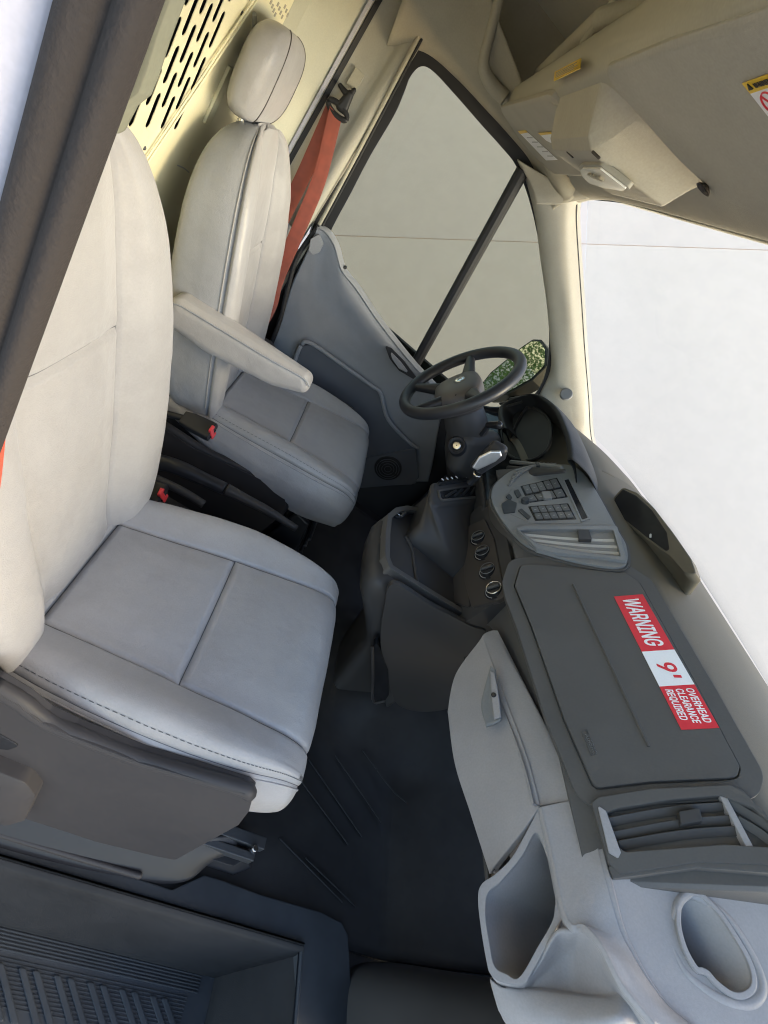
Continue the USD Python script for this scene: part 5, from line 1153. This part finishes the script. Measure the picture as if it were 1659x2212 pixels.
def seat_base(seat, s, yc, x_shift=0.0):
    def Y(t): return yc + s * t
    for side in (1, -1):
        t0 = (0.250 if side == 1 else 0.264) * side
        prof = [(-.20, .30), (.0, .297), (.10, .315), (.235, .342), (.275, .332), (.30, .30), (.305, .24), (.29, .13), (.26, .085), (-.20, .085)]
        if side == -1:
            yo = YP - 0.278
            prof = [(-.20, .42)] + [tuple(at(*p, y=yo)[[0, 2]]) for p in [(-20, 1490), (40, 1525), (90, 1562), (150, 1590), (300, 1648), (425, 1684), (530, 1716), (543, 1728), (538, 1752), (515, 1782), (378, 1858), (330, 1848), (140, 1802), (0, 1775)]] + [(-.20, .04)]
            prof = [(x, z) for x, z in prof]; edge = [(x - 0.002, z - 0.009) for x, z in prof[1:9]]
        pp = poly(prof, 0.010)
        part(seat, 'side_shield', prism(pp, (0, Y(t0), 0), (1, 0, 0), (0, 0, 1), -0.012 if s * side < 0 else -0.012, 0.014), 'seat_plastic')
        tp_ = [(x, Y(t0 + (-0.004 if side == -1 else 0.0)), z + 0.001) for x, z in (edge if side == -1 else [(-.1, .299), (.02, .300), (.10, .315), (.235, .341), (.272, .331), (.298, .298), (.303, .24)])]
        part(seat, 'shield_edge', tube(tp_, 0.012, 10, samples=40), 'seat_plastic', True)
    part(seat, 'cushion_pan', bx((-.16, yc - .20, .27), (.40, yc + .20, .315)), 'black_plastic')
    part(seat, 'pedestal', loft([[(x, yc + y, z) for x, y in ring2d(poly([(-.25, -.17), (a, -.17), (a, .17), (-.25, .17)], 0.02), 40)] for z, a in ((0.02, .40), (.10, .38), (.14, .36))]), 'black_plastic', 40)
    for t in (-.215, .215):
        part(seat, 'seat_rail', bx((-.28, yc + t - .020, .052), (.575, yc + t - .006, .076)), 'steel')
        part(seat, 'seat_rail', bx((-.26, yc + t + .004, .060), (.590, yc + t + .026, .082)), 'steel')
        part(seat, 'rail_foot', loft([[(x, yc + t + y, z) for x, y in ring2d(poly([(-.26 + e, -.032), (.585 - e, -.032), (.585 - e, .034), (-.26 + e, .034)], 0.012), 36)] for z, e in ((0.004, -.02), (.03, 0.0), (.050, .012))]), 'black_plastic', 40)
        part(seat, 'rail_bolt', lathe([(0, .006), (.006, .006), (.008, .003), (.008, -.004)], (.565, yc + t - .002, .086), (0, 0, 1), 14), 'chrome')
    for k, (x, z) in enumerate(((.46, .11), (.455, .145), (.45, .18))):
        part(seat, 'front_bracket', tube([(x, yc - .19, z), (x + .012, yc, z - .006), (x, yc + .19, z)], .006, 8), 'steel' if k else 'black_plastic')
    part(seat, 'slide_lever', tube([(.40, yc - .12, .255), (.50, yc - .11, .235), (.505, yc, .232), (.50, yc + .11, .235), (.40, yc + .12, .255)], .007, 8, samples=40), 'black_plastic', True)
    for t in (-.20, .20):
        part(seat, 'rail_support', hull([(.34, yc + t, .10), (.44, yc + t, .09), (.36, yc + t, .25), (.40, yc + t, .24)], .010), 'black_plastic')

YP, YDR = -0.387, 0.435
ps = thing('captain_chair', 'large grey leather passenger seat in the foreground, dark plastic base', 'car seat')
cushion(ps, 1, YP, 1); backrest(ps, 1, YP, -1); seat_base(ps, 1, YP)
# recliner knob cover and lever recess on the near side
o = at(60, 1750, y=YP - 0.285)
kc = poly([(0.00, 0.105), (0.02, 0.27), (0.05, 0.285), (0.125, 0.275), (0.15, 0.24), (0.165, 0.115), (0.15, 0.098), (0.02, 0.088)], 0.012)
kc = affinity.translate(kc, -0.035, 0.0)
R1, R2 = ring2d(kc, 60), ring2d(kc.buffer(-0.014), 60)
part(ps, 'recliner_cover', loft([[(x, YP - .272, z) for x, z in R1], [(x, YP - .298, z) for x, z in R1], [(x * .98, YP - .310, z) for x, z in R2]]), 'seat_plastic', 45)
rc = poly([(-.08, .335), (.02, .352), (.055, .338), (.045, .312), (.0, .285), (-.08, .275)], 0.008)
part(ps, 'lever_recess', prism(rc, (0, YP - .277, 0), (1, 0, 0), (0, 0, 1), 0, 0.003), 'gloss_black')
lv_ = poly([(-.08, .332), (.0, .338), (.026, .318), (.0, .296), (-.08, .284)], 0.006)
part(ps, 'recliner_lever', prism(lv_, (0, YP - .280, 0), (1, 0, 0), (0, 0, 1), 0, 0.012), 'seat_plastic')
part(ps, 'lever_trim', tube([(-.06, YP - .292, .286), (.0, YP - .292, .297), (.022, YP - .292, .314), (.024, YP - .292, .322)], 0.0022, 6, samples=16), 'chrome', True)
# dark cover under the rails on the near side
part(ps, 'rail_cover', shell(surf([[(-.25, YP - .24, .085), (.20, YP - .24, .085), (.40, YP - .23, .080), (.52, YP - .20, .075)], [(-.25, YP - .275, .05), (.20, YP - .275, .05), (.42, YP - .262, .045), (.53, YP - .22, .06)], [(-.25, YP - .31, .012), (.20, YP - .31, .012), (.44, YP - .29, .010), (.50, YP - .235, .03)]], 16, 40), 0.006), 'black_plastic', True)
for x0, x1, dy, z in ((-.2, .33, -.268, .062), (-.2, .37, -.300, .026)):
    part(ps, 'cover_ridge', hull([(x0, YP + dy, z), (x1, YP + dy, z)], .006), 'seat_plastic')

ds = thing('captain_chair', 'grey leather driver seat with headrest and padded armrest', 'car seat')
cushion(ds, -1, YDR, -1); backrest(ds, -1, YDR, 1); seat_base(ds, -1, YDR)
# headrest
def headrest(seat, c, yc):
    nu, nv = 60, 80; V_ = []
    for i in range(nu):
        ph = -np.pi / 2 + np.pi * (i + 0.5) / nu; row = []
        for j in range(nv):
            th = 2 * np.pi * j / nv
            sp = lambda w, e: math.copysign(abs(w) ** e, w)
            y_ = 0.138 * sp(math.cos(ph), 0.62) * sp(math.cos(th), 0.80); x_ = 0.047 * sp(math.cos(ph), 0.62) * sp(math.sin(th), 0.72); z_ = 0.093 * sp(math.sin(ph), 0.66)
            x_ += 0.16 * (y_ / 0.138) ** 2 * 0.06
            row.append((c[0] + x_ - 0.05 * z_, yc + y_, c[2] + z_ + 0.22 * x_))
        V_.append(row)
    G = A(V_); k = nv // 2
    cl = lambda a: cat(gmesh(np.concatenate([a, a[:, :1]], 1) if a.shape[1] == nv else a), trimesh.Trimesh(np.vstack([a[0], a[0].mean(0)[None]]), [[(j + 1) % a.shape[1], j, a.shape[1]] for j in range(a.shape[1])], process=False), trimesh.Trimesh(np.vstack([a[-1], a[-1].mean(0)[None]]), [[j, (j + 1) % a.shape[1], a.shape[1]] for j in range(a.shape[1])], process=False))
    h_ = part(seat, 'headrest', cl(G), 'leather', True)
    q = 1
    # seam round the front face and along the side
    for off_ in (int(nv * 0.14), int(nv * 0.36)):
        pts = G[4:-4, off_ % nv]
        part(h_, 'headrest_seam', tube(pts, 0.0017, 6), 'console_brown', True)
    for y_ in (-.06, .06):
        part(h_, 'headrest_post', tube([(c[0] + .02, yc + y_, c[2] - .13), (c[0] + .005, yc + y_, c[2] - .07)], .0065, 12), 'chrome')
        part(h_, 'post_guide', lathe([(.008, .006), (.014, .004), (.015, -.004)], (c[0] + .018, yc + y_, c[2] - .112), (0.2, 0, 1), 18), 'black_plastic')
headrest(ds, A([-0.310, 0, 1.077]), YDR - 0.012)
# armrest on the inboard side
ar = hull([(-.195, .160, .605), (-.195, .205, .605), (-.19, .160, .630), (-.19, .205, .630), (-.10, .160, .602), (.122, .162, .660), (.122, .200, .660), (.112, .162, .670), (.06, .162, .630)], [.026, .026, .027, .027, .024, .022, .022, .022, .022], 24)
am = part(ds, 'armrest', ar, 'leather', 40)
part(am, 'armrest_piping', tube([(-.218, .138, .628), (-.19, .1365, .645), (-.10, .1365, .657), (.03, .1385, .672), (.115, .1425, .683), (.140, .1445, .675)], .0022, 6, samples=50), 'leather_dark', True)
part(ds, 'armrest_pivot', lathe([(0, .012), (.03, .012), (.034, .006), (.034, -.02)], (-.185, .182, .61), (0, -1, 0), 28), 'black_plastic')
# inboard side cover with belt buckle
def buckle(label, o, d, up_, cat_='seat belt buckle'):
    b = thing('seat_belt_buckle', label, cat_)
    d = A(d, float); d /= np.linalg.norm(d); s_ = np.cross(d, up_); s_ /= np.linalg.norm(s_); u_ = np.cross(s_, d)
    part(b, 'buckle_body', loft([[o + d * k + s_ * x * w + u_ * y * w for x, y in ring2d(poly([(-.026, -.012), (.026, -.012), (.026, .012), (-.026, .012)], 0.005), 40)] for k, w in ((-.085, .72), (-.06, .92), (-.01, 1.0), (0.0, .97))]), 'buckle_black', 45)
    rp = poly([(-.022, -.010), (.022, -.010), (.022, .010), (-.022, .010)], 0.004)
    rp = rp.difference(poly([(-.013, -.011), (.013, -.011), (.013, -.003), (-.013, -.003)], 0.002))
    part(b, 'release_button', prism(rp, o, s_, u_, -0.004, 0.003) if np.cross(s_, u_) @ d > 0 else prism(rp, o, u_, s_, -0.004, 0.003), 'red_button')
    part(b, 'tongue_slot', prism(poly([(-.013, -.010), (.013, -.010), (.013, -.004), (-.013, -.004)], 0.001), o, s_, u_, -0.002, 0.001), 'gloss_black')
    part(b, 'stalk', hull([o - d * .08, o - d * .16 - A([0, 0, .02])], .009), 'buckle_black')
    return b
buckle('black buckle with red button beside the driver seat cushion', at(459, 934, y=0.135), (0.85, -0.15, 0.25), A([-0.3, -0.5, 0.8]))
buckle('black buckle with red button half hidden behind the passenger cushion', at(352, 1070, y=-0.09), (0.80, -0.1, 0.35), A([-0.3, -0.5, 0.8]))

# ------------------------------------------------------------------ hand brake between the seats
hbk = thing('hand_brake', 'black hand brake lever lying between the two seats', 'hand brake')
p = [at(a, b, y=0.06) for a, b in [(300, 1000), (340, 998), (390, 1012), (440, 1035), (486, 1056)]]
part(hbk, 'grip', tube(p, [0.020, 0.021, 0.020, 0.018, 0.017], 14, samples=40), 'black_plastic', True)
p2 = [at(a, b, y=0.06) for a, b in [(488, 1056), (530, 1078), (580, 1104), (640, 1142)]]
part(hbk, 'lever', tube(p2, [0.0165, 0.014, 0.012, 0.010], 12, samples=30), 'console_dark', True)
part(hbk, 'pivot_bracket', bx((.36, .035, .14), (.47, .085, .19)), 'black_plastic')
part(hbk, 'mount', loft([[(x, y, z) for x, y in ring2d(poly([(-.30, .01), (.46, .01), (.46, .11), (-.30, .11)], 0.02), 40)] for z in (0.0, .15)]), 'console_dark', 40)
p3 = [at(a, b, y=0.0) for a, b in [(300, 1020), (350, 1040), (400, 1065), (440, 1090)]]
part(hbk, 'cable_cover', tube(p3, 0.011, 8, samples=20), 'console_dark', True)
